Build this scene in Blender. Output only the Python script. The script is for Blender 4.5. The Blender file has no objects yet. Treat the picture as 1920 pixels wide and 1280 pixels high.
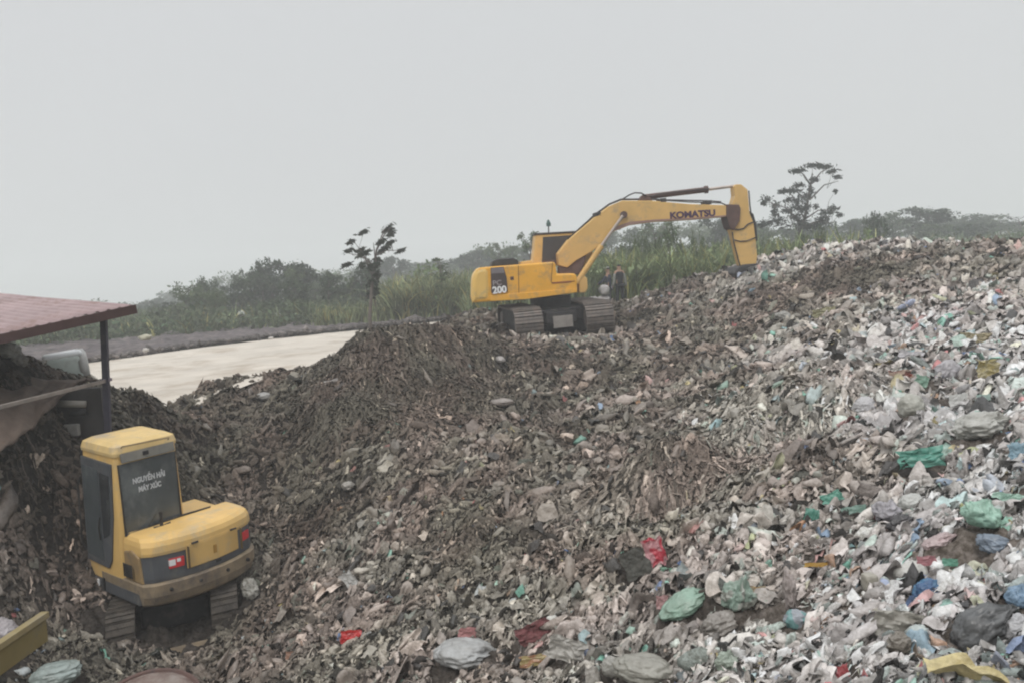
import bpy, bmesh, math, random
import numpy as np
from mathutils import Vector, Matrix

random.seed(7)
rng = np.random.default_rng(11)
sc = bpy.context.scene
COL = sc.collection

# ------------------------------------------------------------------ camera
F = 1663.0                       # focal length in photo pixels (1920 wide)
PITCH = math.radians(4.8); ROLL = math.radians(3.5)
CAM = np.array([0.0, 0.0, 4.6])
_r0 = np.array([1.0, 0, 0]); _u0 = np.array([0, math.sin(PITCH), math.cos(PITCH)])
CF = np.array([0, math.cos(PITCH), -math.sin(PITCH)])
CU = math.cos(ROLL) * _u0 + math.sin(ROLL) * _r0
CR = math.cos(ROLL) * _r0 - math.sin(ROLL) * _u0
cam_data = bpy.data.cameras.new('camera'); cam = bpy.data.objects.new('camera', cam_data); COL.objects.link(cam)
cam_data.sensor_width = 36; cam_data.lens = F / 1920 * 36; cam_data.clip_start = 0.1; cam_data.clip_end = 4000
M = Matrix.Identity(4)
for i in range(3):
    M[i][0] = CR[i]; M[i][1] = CU[i]; M[i][2] = -CF[i]; M[i][3] = CAM[i]
cam.matrix_world = M
sc.camera = cam

# ------------------------------------------------------------------ light
SUN_EL = math.radians(52); SUN_AZ = math.radians(200)     # direction the light comes from
w = bpy.data.worlds.new('World'); sc.world = w; w.use_nodes = True
nt = w.node_tree; nt.nodes.clear()
sky = nt.nodes.new('ShaderNodeTexSky'); sky.sky_type = 'NISHITA'; sky.sun_disc = False
sky.sun_elevation = SUN_EL; sky.sun_rotation = SUN_AZ; sky.dust_density = 6; sky.air_density = 1.5
b1 = nt.nodes.new('ShaderNodeBackground'); b1.inputs['Strength'].default_value = 0.07
b2 = nt.nodes.new('ShaderNodeBackground'); b2.inputs['Color'].default_value = (0.615, 0.645, 0.67, 1); b2.inputs['Strength'].default_value = 1.0
tc = nt.nodes.new('ShaderNodeTexCoord'); cn = nt.nodes.new('ShaderNodeTexNoise'); cn.inputs['Scale'].default_value = 1.1; cn.inputs['Detail'].default_value = 2
cr = nt.nodes.new('ShaderNodeValToRGB'); cr.color_ramp.elements[0].position = .3; cr.color_ramp.elements[1].position = .75
cr.color_ramp.elements[0].color = (0.635, 0.648, 0.66, 1); cr.color_ramp.elements[1].color = (0.675, 0.685, 0.695, 1)
nt.links.new(tc.outputs['Generated'], cn.inputs['Vector']); nt.links.new(cn.outputs['Fac'], cr.inputs['Fac']); 
# overcast dome: the zenith is brighter than the horizon
sx = nt.nodes.new('ShaderNodeSeparateXYZ'); mr = nt.nodes.new('ShaderNodeMapRange'); mr.inputs['From Min'].default_value = .30; mr.inputs['From Max'].default_value = 1.0; mr.inputs['To Min'].default_value = 1.04; mr.inputs['To Max'].default_value = 2.8
nt.links.new(tc.outputs['Generated'], sx.inputs[0]); nt.links.new(sx.outputs['Z'], mr.inputs['Value']); nt.links.new(mr.outputs[0], b2.inputs['Strength']); nt.links.new(cr.outputs['Color'], b2.inputs['Color'])
mx = nt.nodes.new('ShaderNodeMixShader'); mx.inputs['Fac'].default_value = 0.92
wo = nt.nodes.new('ShaderNodeOutputWorld')
nt.links.new(sky.outputs['Color'], b1.inputs['Color'])
nt.links.new(b1.outputs[0], mx.inputs[1]); nt.links.new(b2.outputs[0], mx.inputs[2]); nt.links.new(mx.outputs[0], wo.inputs['Surface'])
sun_d = bpy.data.lights.new('sun', 'SUN'); sun_d.energy = 1.2; sun_d.angle = math.radians(14); sun_d.color = (1, 0.97, 0.93)
sun = bpy.data.objects.new('sun', sun_d); COL.objects.link(sun)
sv = Vector((math.cos(SUN_EL) * math.sin(SUN_AZ), math.cos(SUN_EL) * math.cos(SUN_AZ), math.sin(SUN_EL)))
sun.rotation_euler = sv.to_track_quat('Z', 'Y').to_euler()
sc.view_settings.view_transform = 'Standard'; sc.view_settings.look = 'None'; sc.view_settings.gamma = 1
sc.view_settings.exposure = 0.0
sc.cycles.max_bounces = 7; sc.cycles.diffuse_bounces = 3; sc.cycles.volume_bounces = 4
sc.cycles.transparent_max_bounces = 6; sc.cycles.filter_width = 2.1

# ------------------------------------------------------------------ maths
def P(px, py, d):
    "point seen at photo pixel px,py at forward distance d"
    return CAM + d * (CF + (px - 960) / F * CR + (640 - py) / F * CU)
def proj(p):
    v = np.asarray(p) - CAM; d = v @ CF
    return 960 + F * (v @ CR) / d, 640 - F * (v @ CU) / d, d

_perm = np.random.default_rng(3).permutation(256); _perm = np.concatenate([_perm, _perm, _perm])
_grad = np.random.default_rng(4).normal(size=(256, 3)); _grad /= np.linalg.norm(_grad, axis=1)[:, None]
def noise(x, y, z=0.0):
    x, y, z = np.broadcast_arrays(np.asarray(x, float), np.asarray(y, float), np.asarray(z, float))
    xi = np.floor(x).astype(int); yi = np.floor(y).astype(int); zi = np.floor(z).astype(int)
    xf, yf, zf = x - xi, y - yi, z - zi
    u, v, ww = [t * t * t * (t * (t * 6 - 15) + 10) for t in (xf, yf, zf)]
    def g(i, j, k):
        h = _perm[_perm[_perm[(xi + i) & 255] + ((yi + j) & 255)] + ((zi + k) & 255)]
        G = _grad[h & 255]
        return G[..., 0] * (xf - i) + G[..., 1] * (yf - j) + G[..., 2] * (zf - k)
    l = lambda a, b, t: a + t * (b - a)
    return l(l(l(g(0,0,0), g(1,0,0), u), l(g(0,1,0), g(1,1,0), u), v), l(l(g(0,0,1), g(1,0,1), u), l(g(0,1,1), g(1,1,1), u), v), ww)

# ------------------------------------------------------------------ terrain
CP = [(0,1280,10.4),(150,1215,11.2),(300,1280,10.8),(330,1215,12.0),(600,1280,9.6),(960,1280,8.2),(1300,1280,6.8),(1600,1280,5.7),(1920,1280,5.0),
 (480,1100,12.9),(600,1100,12.0),(960,1100,10.2),(1300,1100,8.5),(1600,1100,7.2),(1900,1100,6.3),
 (500,950,15.4),(800,950,13.0),(1080,950,11.8),(1400,950,10),(1650,950,8.8),(1900,950,7.6),
 (420,800,18),(560,860,16),(700,800,16),(1000,800,16),(1250,800,14.5),(1450,800,12.3),(1700,800,11),(1900,800,9.8),
 (900,700,20),(1050,700,20),(1200,700,19.5),(1450,700,16.5),(1700,700,14),(1900,700,12.5),
 (1200,620,25.5),(1450,600,21.5),(1700,600,18),(1900,600,16),
 (1180,575,28.5),(1300,560,27),(1450,530,25),(1700,520,21.5),(1900,520,19.5),
 (1250,550,29),(1330,527,28.5),(1400,507,28),(1500,480,27),(1600,463,26.5),(1700,466,25.5),(1800,466,24.5),(1900,466,23.5),(2100,462,22),
 (850,630,27),(1000,635,26),(1100,622,27),(1100,590,31),(1000,600,31),
 (650,672,19.3),(690,638,19.5),(740,636,19.5),(800,636,19.8),(860,642,20.4),(900,662,20.5),(650,760,17),(760,770,17),(860,760,17.5),
 (400,722,20),(450,708,20.5),(560,702,21),(600,702,21.2),(500,760,18.3),(330,748,20),(360,770,19),
 (250,741,16.5),(205,738,16),(310,765,17.2),
 (0,716,13),(100,730,14.2),(165,744,15.2),(0,800,12.5),(70,800,12.8),(130,830,13.2),(60,900,12.8),(0,900,12.2),(200,880,14),(100,1050,12.2),(0,1100,11.4),
 (-300,700,11),(-300,1000,10),(-300,1280,9.4)]
pts = [P(*c) for c in CP]
def zpt(x, y, z): pts.append(np.array([x, y, z], float))
for (x, y, z) in [(-4.5,24,2.25),(-6,24,2.15),(-8,22,2.1),(-2.5,24.5,2.4),(-10,20,2.1),(-14,22,1.9),(-10,30,2.0),(-4,32,2.25),(-15,32,1.8),(0,36,2.5),(4,36,2.6),(8,36,2.6),(14,36,2.6),(22,34,2.6),(-2.6,38,2.3),
  (-12,45,1.9),(0,50,2.3),(20,50,2.7),(-25,45,1.2),(-30,60,.8),(0,62,2.3),(30,60,3.0),(50,50,3.2),(-60,100,-1.5),(-90,150,-3.5),(0,150,2.6),(80,150,5),(0,90,2.4),(40,95,3.8),(140,110,5),
  (-300,500,-10),(0,500,3),(300,500,9),(-700,700,-16),(700,700,12),(0,-20,3),(0,2,2.6),(-12,2,1.6),(10,2,2.9),(-40,10,2),(30,15,3.5),(30,25,3.6),(-40,30,1.5),(-300,0,0),(300,0,5),(0,-400,3)]: zpt(x, y, z)
pts = np.array(pts)
RK = .6
def _solve():
    n = len(pts); D = np.sqrt(((pts[:, None, :2] - pts[None, :, :2])**2).sum(2) + RK)
    A = np.zeros((n + 3, n + 3)); A[:n, :n] = D + np.eye(n) * -0.02; A[:n, n] = 1; A[:n, n+1:] = pts[:, :2]; A[n, :n] = 1; A[n+1:, :n] = pts[:, :2].T
    return np.linalg.solve(A, np.concatenate([pts[:, 2], [0, 0, 0]]))
_w = _solve()
BUMPS = [  # x, y, radius x, radius y, height: local humps and hollows of the tipped waste
]
def _bump(px, py, d, rx, ry, h):
    p = P(px, py, d); BUMPS.append((p[0], p[1], rx, ry, h))
_bump(1480,745,13.6,.95,0.7,.50); _bump(1570,745,12.6,.7,.5,.25); _bump(1470,850,11.7,.9,.35,-.42); _bump(1240,935,11.8,.8,.40,.42); _bump(1235,985,10.9,.75,.28,-.45)
_bump(1345,1160,7.9,.45,.35,.10); _bump(890,575,31.5,1.3,1.0,.55); _bump(880,605,29.5,1.2,.8,.25)
_bump(700,700,18.3,.9,.5,.18); _bump(760,745,17.4,1.0,.25,-.12)
BX = [-40, -10, -8.2, -7.6, -6.9, -6.0, -5.0, -4.0, -2.9, -2.45, -1.6, .5, 4, 8, 12, 18, 40]
BY = [15.0, 16.0, 17.0, 17.9, 20.5, 21.2, 22.1, 21.8, 22.4, 33.0, 33.5, 32, 31.5, 31.5, 31, 31, 31]
def edge(x): return np.interp(x, BX, BY) 
def _sm(t): t = np.clip(t, 0, 1); return t * t * (3 - 2 * t)
def _rbf(x, y):
    x = np.asarray(x, float); y = np.asarray(y, float); sh = x.shape; x = x.ravel(); y = y.ravel()
    out = np.empty(len(x))
    for s in range(0, len(x), 40000):
        xx, yy = x[s:s+40000], y[s:s+40000]
        out[s:s+40000] = np.sqrt((xx[:, None] - pts[None, :, 0])**2 + (yy[:, None] - pts[None, :, 1])**2 + RK) @ _w[:len(pts)] + _w[len(pts)] + _w[len(pts)+1] * xx + _w[len(pts)+2] * yy
    pw = _sm((y - edge(x) + .8) / 3.2) * _sm((-.8 - x) / 2.5) * (1 - _sm((y - 58) / 35)) * (1 - _sm((-x - 38) / 20))
    out = out * (1 - pw) + pw * (2.16 + .012 * x + .004 * (y - 30) + .05 * noise(x * .25, y * .25, 4.4))
    for (bx, by, rx, ry, h) in BUMPS:
        out += h * np.exp(-((x - bx) / rx)**2 - ((y - by) / ry)**2)
    return out.reshape(sh)
GX0, GX1, GY0, GY1, GS = -26., 30., 1., 50., .08
_gx = np.arange(GX0, GX1, GS); _gy = np.arange(GY0, GY1, GS)
_GX, _GY = np.meshgrid(_gx, _gy)
_G = _rbf(_GX, _GY)
def bil(G, x, y):
    fx = np.clip((np.asarray(x) - GX0) / GS, 0, len(_gx) - 1.001); fy = np.clip((np.asarray(y) - GY0) / GS, 0, len(_gy) - 1.001)
    i = fx.astype(int); j = fy.astype(int); a = fx - i; b = fy - j
    return (G[j, i] * (1-a) + G[j, i+1] * a) * (1-b) + (G[j+1, i] * (1-a) + G[j+1, i+1] * a) * b
def gmask(x, y):
    "1 inside the tipped waste, 0 on road and fields, soft over 0.8 m"
    e = edge(x) + .5 * noise(np.asarray(x) * .9, np.asarray(y) * .9, 5.5)
    return np.clip((e - y) / .8 + .5, 0, 1)
_m = gmask(_GX, _GY)
_big = .20 * noise(_GX * .55, _GY * .55, 1.3) + .30 * (np.abs(noise(_GX * 1.1, _GY * 1.1, 7.7)) - .15) + .16 * noise(_GX * 2.3, _GY * 2.3, 3.1)
_mq = P(760, 680, 19.2); _mm = np.exp(-((_GX - _mq[0]) / 3.2)**2 - ((_GY - _mq[1]) / 2.2)**2); _big += _mm * (.26 * noise(_GX * 1.6, _GY * 1.6, 17.) + .20 * noise(_GX * 3.4, _GY * 3.4, 19.))
_GH = _G + _m * (_big - .03) - (1 - _m) * 0.0
def H0(x, y): return bil(_G, x, y)
def H(x, y): return bil(_GH, x, y)
def hit(px, py, dmin=4.0, dmax=48.0):
    "first point of the terrain seen at a photo pixel"
    d = np.arange(dmin, dmax, .04); q = CAM[None] + d[:, None] * (CF + (px - 960) / F * CR + (640 - py) / F * CU)[None]
    below = q[:, 2] < H(q[:, 0], q[:, 1])
    k = int(np.argmax(below)) if below.any() else len(d) - 1
    return q[k], d[k]

# ------------------------------------------------------------------ materials
def mat(name, col, rough=.7, metal=0., var=.15, scale=6., bump=0., bscale=30., dirt=None, dirt_amt=.5, dirt_scale=3., spec=.4, alpha=1, trans=0.):
    m = bpy.data.materials.new(name); m.use_nodes = True; n = m.node_tree.nodes; L = m.node_tree.links
    b = n['Principled BSDF']; b.inputs['Roughness'].default_value = rough; b.inputs['Metallic'].default_value = metal
    b.inputs['Specular IOR Level'].default_value = spec
    t = n.new('ShaderNodeTexCoord'); no = n.new('ShaderNodeTexNoise'); no.inputs['Scale'].default_value = scale; no.inputs['Detail'].default_value = 6
    L.new(t.outputs['Object'], no.inputs['Vector'])
    r = n.new('ShaderNodeValToRGB'); r.color_ramp.elements[0].position = .3; r.color_ramp.elements[1].position = .7
    r.color_ramp.elements[0].color = tuple(c * (1 - var) for c in col) + (1,); r.color_ramp.elements[1].color = tuple(min(1, c * (1 + var)) for c in col) + (1,)
    L.new(no.outputs['Fac'], r.inputs['Fac']); out = r.outputs['Color']
    if dirt:
        n2 = n.new('ShaderNodeTexNoise'); n2.inputs['Scale'].default_value = dirt_scale; n2.inputs['Detail'].default_value = 8; n2.inputs['Roughness'].default_value = .7
        L.new(t.outputs['Object'], n2.inputs['Vector'])
        r2 = n.new('ShaderNodeValToRGB'); r2.color_ramp.elements[0].position = .62 - dirt_amt * .3; r2.color_ramp.elements[1].position = .78 - dirt_amt * .2
        L.new(n2.outputs['Fac'], r2.inputs['Fac'])
        mixc = n.new('ShaderNodeMixRGB'); L.new(r2.outputs['Color'], mixc.inputs['Fac']); L.new(out, mixc.inputs['Color1']); mixc.inputs['Color2'].default_value = tuple(dirt) + (1,)
        out = mixc.outputs['Color']
    L.new(out, b.inputs['Base Color'])
    if bump:
        n3 = n.new('ShaderNodeTexNoise'); n3.inputs['Scale'].default_value = bscale; n3.inputs['Detail'].default_value = 5
        L.new(t.outputs['Object'], n3.inputs['Vector']); bp = n.new('ShaderNodeBump'); bp.inputs['Strength'].default_value = bump; bp.inputs['Distance'].default_value = .03
        L.new(n3.outputs['Fac'], bp.inputs['Height']); L.new(bp.outputs['Normal'], b.inputs['Normal'])
    return m
def attr_mat(name, rough=.65, spec=.35, nscale=9., namt=.35, bump=.0, bscale=40., transl=0.):
    "colour comes from the mesh attribute Col (one colour per scrap, leaf ...), mottled with dirt"
    m = bpy.data.materials.new(name); m.use_nodes = True; n = m.node_tree.nodes; L = m.node_tree.links
    b = n['Principled BSDF']; b.inputs['Roughness'].default_value = rough; b.inputs['Specular IOR Level'].default_value = spec
    a = n.new('ShaderNodeAttribute'); a.attribute_name = 'Col'
    t = n.new('ShaderNodeTexCoord'); no = n.new('ShaderNodeTexNoise'); no.inputs['Scale'].default_value = nscale; no.inputs['Detail'].default_value = 6; no.inputs['Roughness'].default_value = .7
    L.new(t.outputs['Object'], no.inputs['Vector'])
    r = n.new('ShaderNodeValToRGB'); r.color_ramp.elements[0].position = .35; r.color_ramp.elements[1].position = .65
    r.color_ramp.elements[0].color = (1 - namt, 1 - namt * 1.03, 1 - namt * 1.08, 1); r.color_ramp.elements[1].color = (1, 1, 1, 1)
    L.new(no.outputs['Fac'], r.inputs['Fac'])
    mm = n.new('ShaderNodeMixRGB'); mm.blend_type = 'MULTIPLY'; mm.inputs['Fac'].default_value = 1
    L.new(a.outputs['Color'], mm.inputs['Color1']); L.new(r.outputs['Color'], mm.inputs['Color2']); L.new(mm.outputs['Color'], b.inputs['Base Color'])
    if bump:
        n3 = n.new('ShaderNodeTexNoise'); n3.inputs['Scale'].default_value = bscale; n3.inputs['Detail'].default_value = 4
        L.new(t.outputs['Object'], n3.inputs['Vector']); bp = n.new('ShaderNodeBump'); bp.inputs['Strength'].default_value = bump; bp.inputs['Distance'].default_value = .02
        L.new(n3.outputs['Fac'], bp.inputs['Height']); L.new(bp.outputs['Normal'], b.inputs['Normal'])
    if transl:
        tr = n.new('ShaderNodeBsdfTranslucent'); ms = n.new('ShaderNodeMixShader'); ms.inputs['Fac'].default_value = transl
        L.new(mm.outputs['Color'], tr.inputs['Color']); L.new(b.outputs[0], ms.inputs[1]); L.new(tr.outputs[0], ms.inputs[2]); L.new(ms.outputs[0], n['Material Output'].inputs['Surface'])
    return m
YEL = mat('yellow_paint', (.72, .365, .035), .5, var=.08, scale=2, dirt=(.36, .23, .10), dirt_amt=.42, dirt_scale=2.2, bump=.06, bscale=8)
YEL2 = mat('faded_yellow_paint', (.60, .38, .13), .55, var=.08, scale=2, dirt=(.33, .25, .16), dirt_amt=.3, dirt_scale=2.5, bump=.05, bscale=8)
YEL3 = mat('small_machine_yellow', (.63, .41, .145), .55, var=.10, scale=2.2, dirt=(.44, .34, .20), dirt_amt=.38, dirt_scale=2.6, bump=.05, bscale=8)
YROOF = mat('dusty_yellow_roof', (.62, .45, .20), .7, var=.1, scale=3, dirt=(.40, .33, .24), dirt_amt=.4, dirt_scale=2.6)
GREY = mat('grey_panel', (.075, .08, .088), .55, var=.15, scale=5, dirt=(.15, .14, .12), dirt_amt=.3)
DARK = mat('black_steel', (.022, .021, .022), .6, var=.3, scale=6, dirt=(.08, .07, .06), dirt_amt=.35)
STEEL = mat('worn_track_steel', (.13, .115, .105), .6, .3, var=.25, scale=12, dirt=(.20, .165, .14), dirt_amt=.6, dirt_scale=5, bump=.3, bscale=30)
MUDDY = mat('muddy_counterweight', (.24, .185, .12), .8, var=.2, scale=4, dirt=(.13, .105, .085), dirt_amt=.55, dirt_scale=3, bump=.2, bscale=20)
BROWN = mat('rusty_bracket', (.10, .055, .045), .7, var=.25, scale=6, dirt=(.04, .03, .03), dirt_amt=.4)
RED = mat('red_decal', (.55, .035, .04), .5, var=.1)
WHITE = mat('white_decal', (.75, .75, .75), .5, var=.06)
NAVY = mat('dark_purple_lettering', (.055, .022, .06), .6, var=.1)
CHROME = mat('rod_steel', (.42, .36, .32), .35, .6, var=.1)
def glass_mat(name, col, rough=.12):
    m = mat(name, col, rough, var=.2, scale=3, spec=.7, dirt=(col[0]*2.2, col[1]*2.1, col[2]*2), dirt_amt=.4, dirt_scale=1.7); return m
GLASS = glass_mat('tinted_glass', (.030, .033, .036)); GLASS2 = glass_mat('dusty_rear_glass', (.065, .075, .08), .25)

# ------------------------------------------------------------------ mesh helpers
def tag(o, label=None, cat=None, group=None, kind=None):
    if label: o['label'] = label
    if cat: o['category'] = cat
    if group: o['group'] = group
    if kind: o['kind'] = kind
    return o
def npmesh(name, V, faces_flat, nper, m, col=None, smooth=True, parent=None):
    me = bpy.data.meshes.new(name); V = np.ascontiguousarray(V, dtype=np.float32).reshape(-1, 3)
    faces_flat = np.ascontiguousarray(faces_flat, dtype=np.int32).ravel(); nf = len(faces_flat) // nper
    me.vertices.add(len(V)); me.vertices.foreach_set('co', V.ravel())
    me.loops.add(len(faces_flat)); me.loops.foreach_set('vertex_index', faces_flat)
    me.polygons.add(nf); me.polygons.foreach_set('loop_start', np.arange(nf, dtype=np.int32) * nper)
    me.update(calc_edges=True); me.validate()
    if smooth: me.polygons.foreach_set('use_smooth', np.ones(len(me.polygons), bool))
    if col is not None:
        a = me.color_attributes.new('Col', 'FLOAT_COLOR', 'POINT')
        c = np.ones((len(V), 4), np.float32); c[:, :3] = col; a.data.foreach_set('color', c.ravel())
    me.materials.append(m)
    o = bpy.data.objects.new(name, me); COL.objects.link(o)
    if parent: o.parent = parent
    return o
def empty(name, loc=(0, 0, 0), rot=(0, 0, 0)):
    o = bpy.data.objects.new(name, None); COL.objects.link(o); o.location = loc; o.rotation_euler = rot; o.empty_display_size = .3; return o
class MB:
    def __init__(s): s.bm = bmesh.new()
    def box(s, x0, x1, y0, y1, z0, z1, bev=0., mtx=None):
        r = bmesh.ops.create_cube(s.bm, size=1); vs = r['verts']
        for v in vs: v.co = Vector(((x0+x1)/2 + v.co.x*(x1-x0), (y0+y1)/2 + v.co.y*(y1-y0), (z0+z1)/2 + v.co.z*(z1-z0)))
        if mtx: bmesh.ops.transform(s.bm, matrix=mtx, verts=vs)
        if bev: s._bev(vs, bev)
        return s
    def _bev(s, vs, bev):
        es = list({e for v in vs for e in v.link_edges})
        bmesh.ops.bevel(s.bm, geom=es, offset=bev, segments=2, affect='EDGES', profile=.5)
    def prism(s, poly, a0, a1, axis='y', bev=0.):
        "poly: outline in the two other axes, extruded from a0 to a1 along axis"
        def mk(p, a):
            return {'y': (p[0], a, p[1]), 'x': (a, p[0], p[1]), 'z': (p[0], p[1], a)}[axis]
        A = [s.bm.verts.new(mk(p, a0)) for p in poly]; B = [s.bm.verts.new(mk(p, a1)) for p in poly]
        fs = [s.bm.faces.new(A), s.bm.faces.new(B[::-1])]
        n = len(poly)
        for i in range(n): fs.append(s.bm.faces.new((A[i], B[i], B[(i+1) % n], A[(i+1) % n])))
        bmesh.ops.recalc_face_normals(s.bm, faces=fs)
        if bev: s._bev(A + B, bev)
        return s
    def loft(s, rings, cap=True):
        R = [[s.bm.verts.new(p) for p in r] for r in rings]; n = len(R[0]); fs = []
        for a, b in zip(R[:-1], R[1:]):
            for i in range(n): fs.append(s.bm.faces.new((a[i], a[(i+1) % n], b[(i+1) % n], b[i])))
        if cap: fs += [s.bm.faces.new(R[0][::-1]), s.bm.faces.new(R[-1])]
        bmesh.ops.recalc_face_normals(s.bm, faces=fs)
        return s
    def tube(s, path, rad, seg=8, cap=True):
        path = [Vector(p) for p in path]; rings = []
        if not hasattr(rad, '__len__'): rad = [rad] * len(path)
        up = Vector((0.31, 0.17, 1)).normalized()
        for i, p in enumerate(path):
            t = (path[min(i+1, len(path)-1)] - path[max(i-1, 0)]).normalized()
            a = t.cross(up); a = a.normalized() if a.length > .05 else t.cross(Vector((1, 0, 0))).normalized(); b = t.cross(a)
            rings.append([p + float(rad[i]) * (math.cos(k*2*math.pi/seg) * a + math.sin(k*2*math.pi/seg) * b) for k in range(seg)])
        return s.loft(rings, cap)
    def build(s, name, m, parent=None, smooth=False):
        me = bpy.data.meshes.new(name); s.bm.to_mesh(me); s.bm.free(); me.materials.append(m)
        if smooth: me.polygons.foreach_set('use_smooth', np.ones(len(me.polygons), bool)); me.update()
        o = bpy.data.objects.new(name, me); COL.objects.link(o)
        if parent: o.parent = parent
        return o
def text(name, body, size, m, parent, loc, rot, ext=.002, sx=1., bold=0.):
    cu = bpy.data.curves.new(name, 'FONT'); cu.body = body; cu.size = size; cu.extrude = ext; cu.align_x = 'CENTER'; cu.align_y = 'CENTER'; cu.offset = bold
    tmp = bpy.data.objects.new('tmp', cu); COL.objects.link(tmp)
    dg = bpy.context.evaluated_depsgraph_get(); me = bpy.data.meshes.new_from_object(tmp.evaluated_get(dg)); bpy.data.objects.remove(tmp)
    me.materials.clear(); me.materials.append(m)
    o = bpy.data.objects.new(name, me); COL.objects.link(o); o.parent = parent; o.location = loc; o.rotation_euler = rot; o.scale = (sx, 1, 1)
    return o
def copy_tree(o, parent=None):
    c = o.copy(); COL.objects.link(c); c.parent = parent
    for ch in list(o.children): copy_tree(ch, c)
    return c

# ------------------------------------------------------------------ setting: ground, road, field
SOIL = mat('scrub_soil', (.115, .125, .085), .95, var=.35, scale=.25, dirt=(.07, .09, .05), dirt_amt=.6, dirt_scale=.12, bump=.5, bscale=2)
SAND = mat('pale_sand', (.50, .455, .395), .95, var=.12, scale=.8, dirt=(.33, .275, .215), dirt_amt=.42, dirt_scale=.7, bump=.8, bscale=3)
FIELD = mat('dark_earth', (.080, .068, .070), .95, var=.4, scale=2.5, dirt=(.17, .145, .135), dirt_amt=.5, dirt_scale=1.3, bump=.6, bscale=4)
def grid_faces(nu, nv):
    i = np.arange((nu - 1) * (nv - 1)); a = (i // (nv - 1)) * nv + i % (nv - 1)
    return np.stack([a, a + nv, a + nv + 1, a + 1], 1)
def axis_pts(lim, near, step, n):
    a = np.arange(0, near, step); b = near + (lim - near) * (np.linspace(0, 1, n) ** 2.2); h = np.concatenate([a, b])
    return np.concatenate([-h[::-1][:-1], h])
gx = axis_pts(760, 45, .9, 40); gy = np.concatenate([-(760 * (np.linspace(1, 0, 14)[:-1] ** 2)), np.arange(0, 70, .9), 70 + 690 * np.linspace(0, 1, 50) ** 2])
XX, YY = np.meshgrid(gx, gy, indexing='ij')
ZZ = _rbf(XX, YY); ins = gmask(XX, YY) * (YY > -3) ; ZZ = ZZ - .45 * np.clip(ins * 1.5, 0, 1) - .05
ZZ += .25 * noise(XX * .12, YY * .12, 2.2) * np.clip((YY - 48) / 10, 0, 1)
def on_level(px, py, z):
    r_ = CF + (px - 960) / F * CR + (640 - py) / F * CU; return CAM + r_ * (z - CAM[2]) / r_[2]
road_far = np.array([on_level(q[0], q[1], 2.05)[:2] for q in [(-250, 720), (60, 690), (200, 670), (400, 646), (520, 634), (640, 622), (740, 613), (838, 604)]])
def road_y1(x): return np.interp(x, road_far[:, 0], road_far[:, 1])
g = npmesh('ground', np.stack([XX, YY, ZZ], -1), grid_faces(len(gx), len(gy)), 4, SOIL); tag(g, kind='structure')
# pale sandy road
rx = np.linspace(-24, -2.75, 130); v = np.linspace(0, 1, 70)
RX, V = np.meshgrid(rx, v, indexing='ij'); y0 = edge(RX) - 1.6; y1 = road_y1(RX) + .25 * noise(RX * 1.1, 3.3); RY = y0 + (y1 - y0) * V
RZ = _rbf(RX, RY) + .012  + .03 * np.abs(noise(RX * 2.5, RY * 1.2, 4.5)) + .05 * np.sin((V * 14 + 1.5 * noise(RX * .25, V * 2, 9.)) * 2.2) * np.clip(V * 4, 0, 1) * .5 - .10 * np.clip((V - .97) / .03, 0, 1)
o = npmesh('road', np.stack([RX, RY, RZ], -1), grid_faces(130, 70), 4, SAND); tag(o, kind='structure')
# dark earth strip beyond the road
RX, V = np.meshgrid(np.linspace(-34, -1, 300), np.linspace(0, 1, 60), indexing='ij'); y0 = road_y1(RX) - .3; y1 = 52 + 2.0 * noise(RX * .3, 8.1) + .12 * RX; RY = y0 + (y1 - y0) * V
RZ = _rbf(RX, RY) + .02 + .14 * np.clip(V / .12, 0, 1) * (.35 + 2.2 * np.abs(noise(RX * 1.7, RY * 1.2, 2.5))) + .12 * noise(RX * 4, RY * 3, 7.1) + .08 * noise(RX * 3, RY * 3, 1) - .5 * np.clip((V - .93) / .07, 0, 1)
o = npmesh('field', np.stack([RX, RY, RZ], -1), grid_faces(300, 60), 4, FIELD); tag(o, kind='structure')

# ------------------------------------------------------------------ tipped waste
TP = [(100,900,0),(300,1280,.15),(300,800,0),(480,720,0),(600,800,0),(600,950,.05),(600,1200,.25),(800,700,0),(950,850,.15),(900,1050,.15),(900,1250,.4),(1100,700,.10),(1200,600,.08),
 (1100,900,.25),(1100,1100,.32),(1200,1230,.6),(1250,850,.22),(1300,750,.2),(1350,650,.12),(1500,560,.08),(1600,520,.08),(1750,490,.2),(1850,500,.25),(1430,760,.45),(1560,740,.5),(1500,880,.35),
 (1300,980,.2),(1400,1050,.5),(1500,1150,.7),(1650,1050,.88),(1800,950,.95),(1800,1150,.9),(1700,800,.95),(1850,700,.9),(1600,660,.78),(1750,620,.92),(1900,600,.7),(1500,640,.45),(1800,565,.65),(1900,545,.6),(1650,585,.4),(880,590,0),(930,600,.05),(1450,507,.7),
 (1600,467,.6),(1700,462,.55),(1850,465,.3),(1300,545,.25),(1000,640,.3),(850,680,0),(60,1150,.3)]
_tw = np.array([list(hit(px, py)[0][:2]) + [t] for px, py, t in TP])
def pale(x, y):
    d2 = (np.asarray(x)[..., None] - _tw[:, 0])**2 + (np.asarray(y)[..., None] - _tw[:, 1])**2 + .05
    ww = d2 ** -1.6; t = (ww * _tw[:, 2]).sum(-1) / ww.sum(-1)
    return np.clip(t + .28 * noise(np.asarray(x) * .7, np.asarray(y) * .7, 9.1), 0, 1)
def detail(x, y): return .20 * (.22 - np.abs(noise(x * 2.4, y * 2.4, .5))) + .13 * (.2 - np.abs(noise(x * 5.5, y * 5.5, 3.5)))
WASTE = attr_mat('rotting_waste', .9, .15, 16, .7, bump=1.0, bscale=30)
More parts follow.
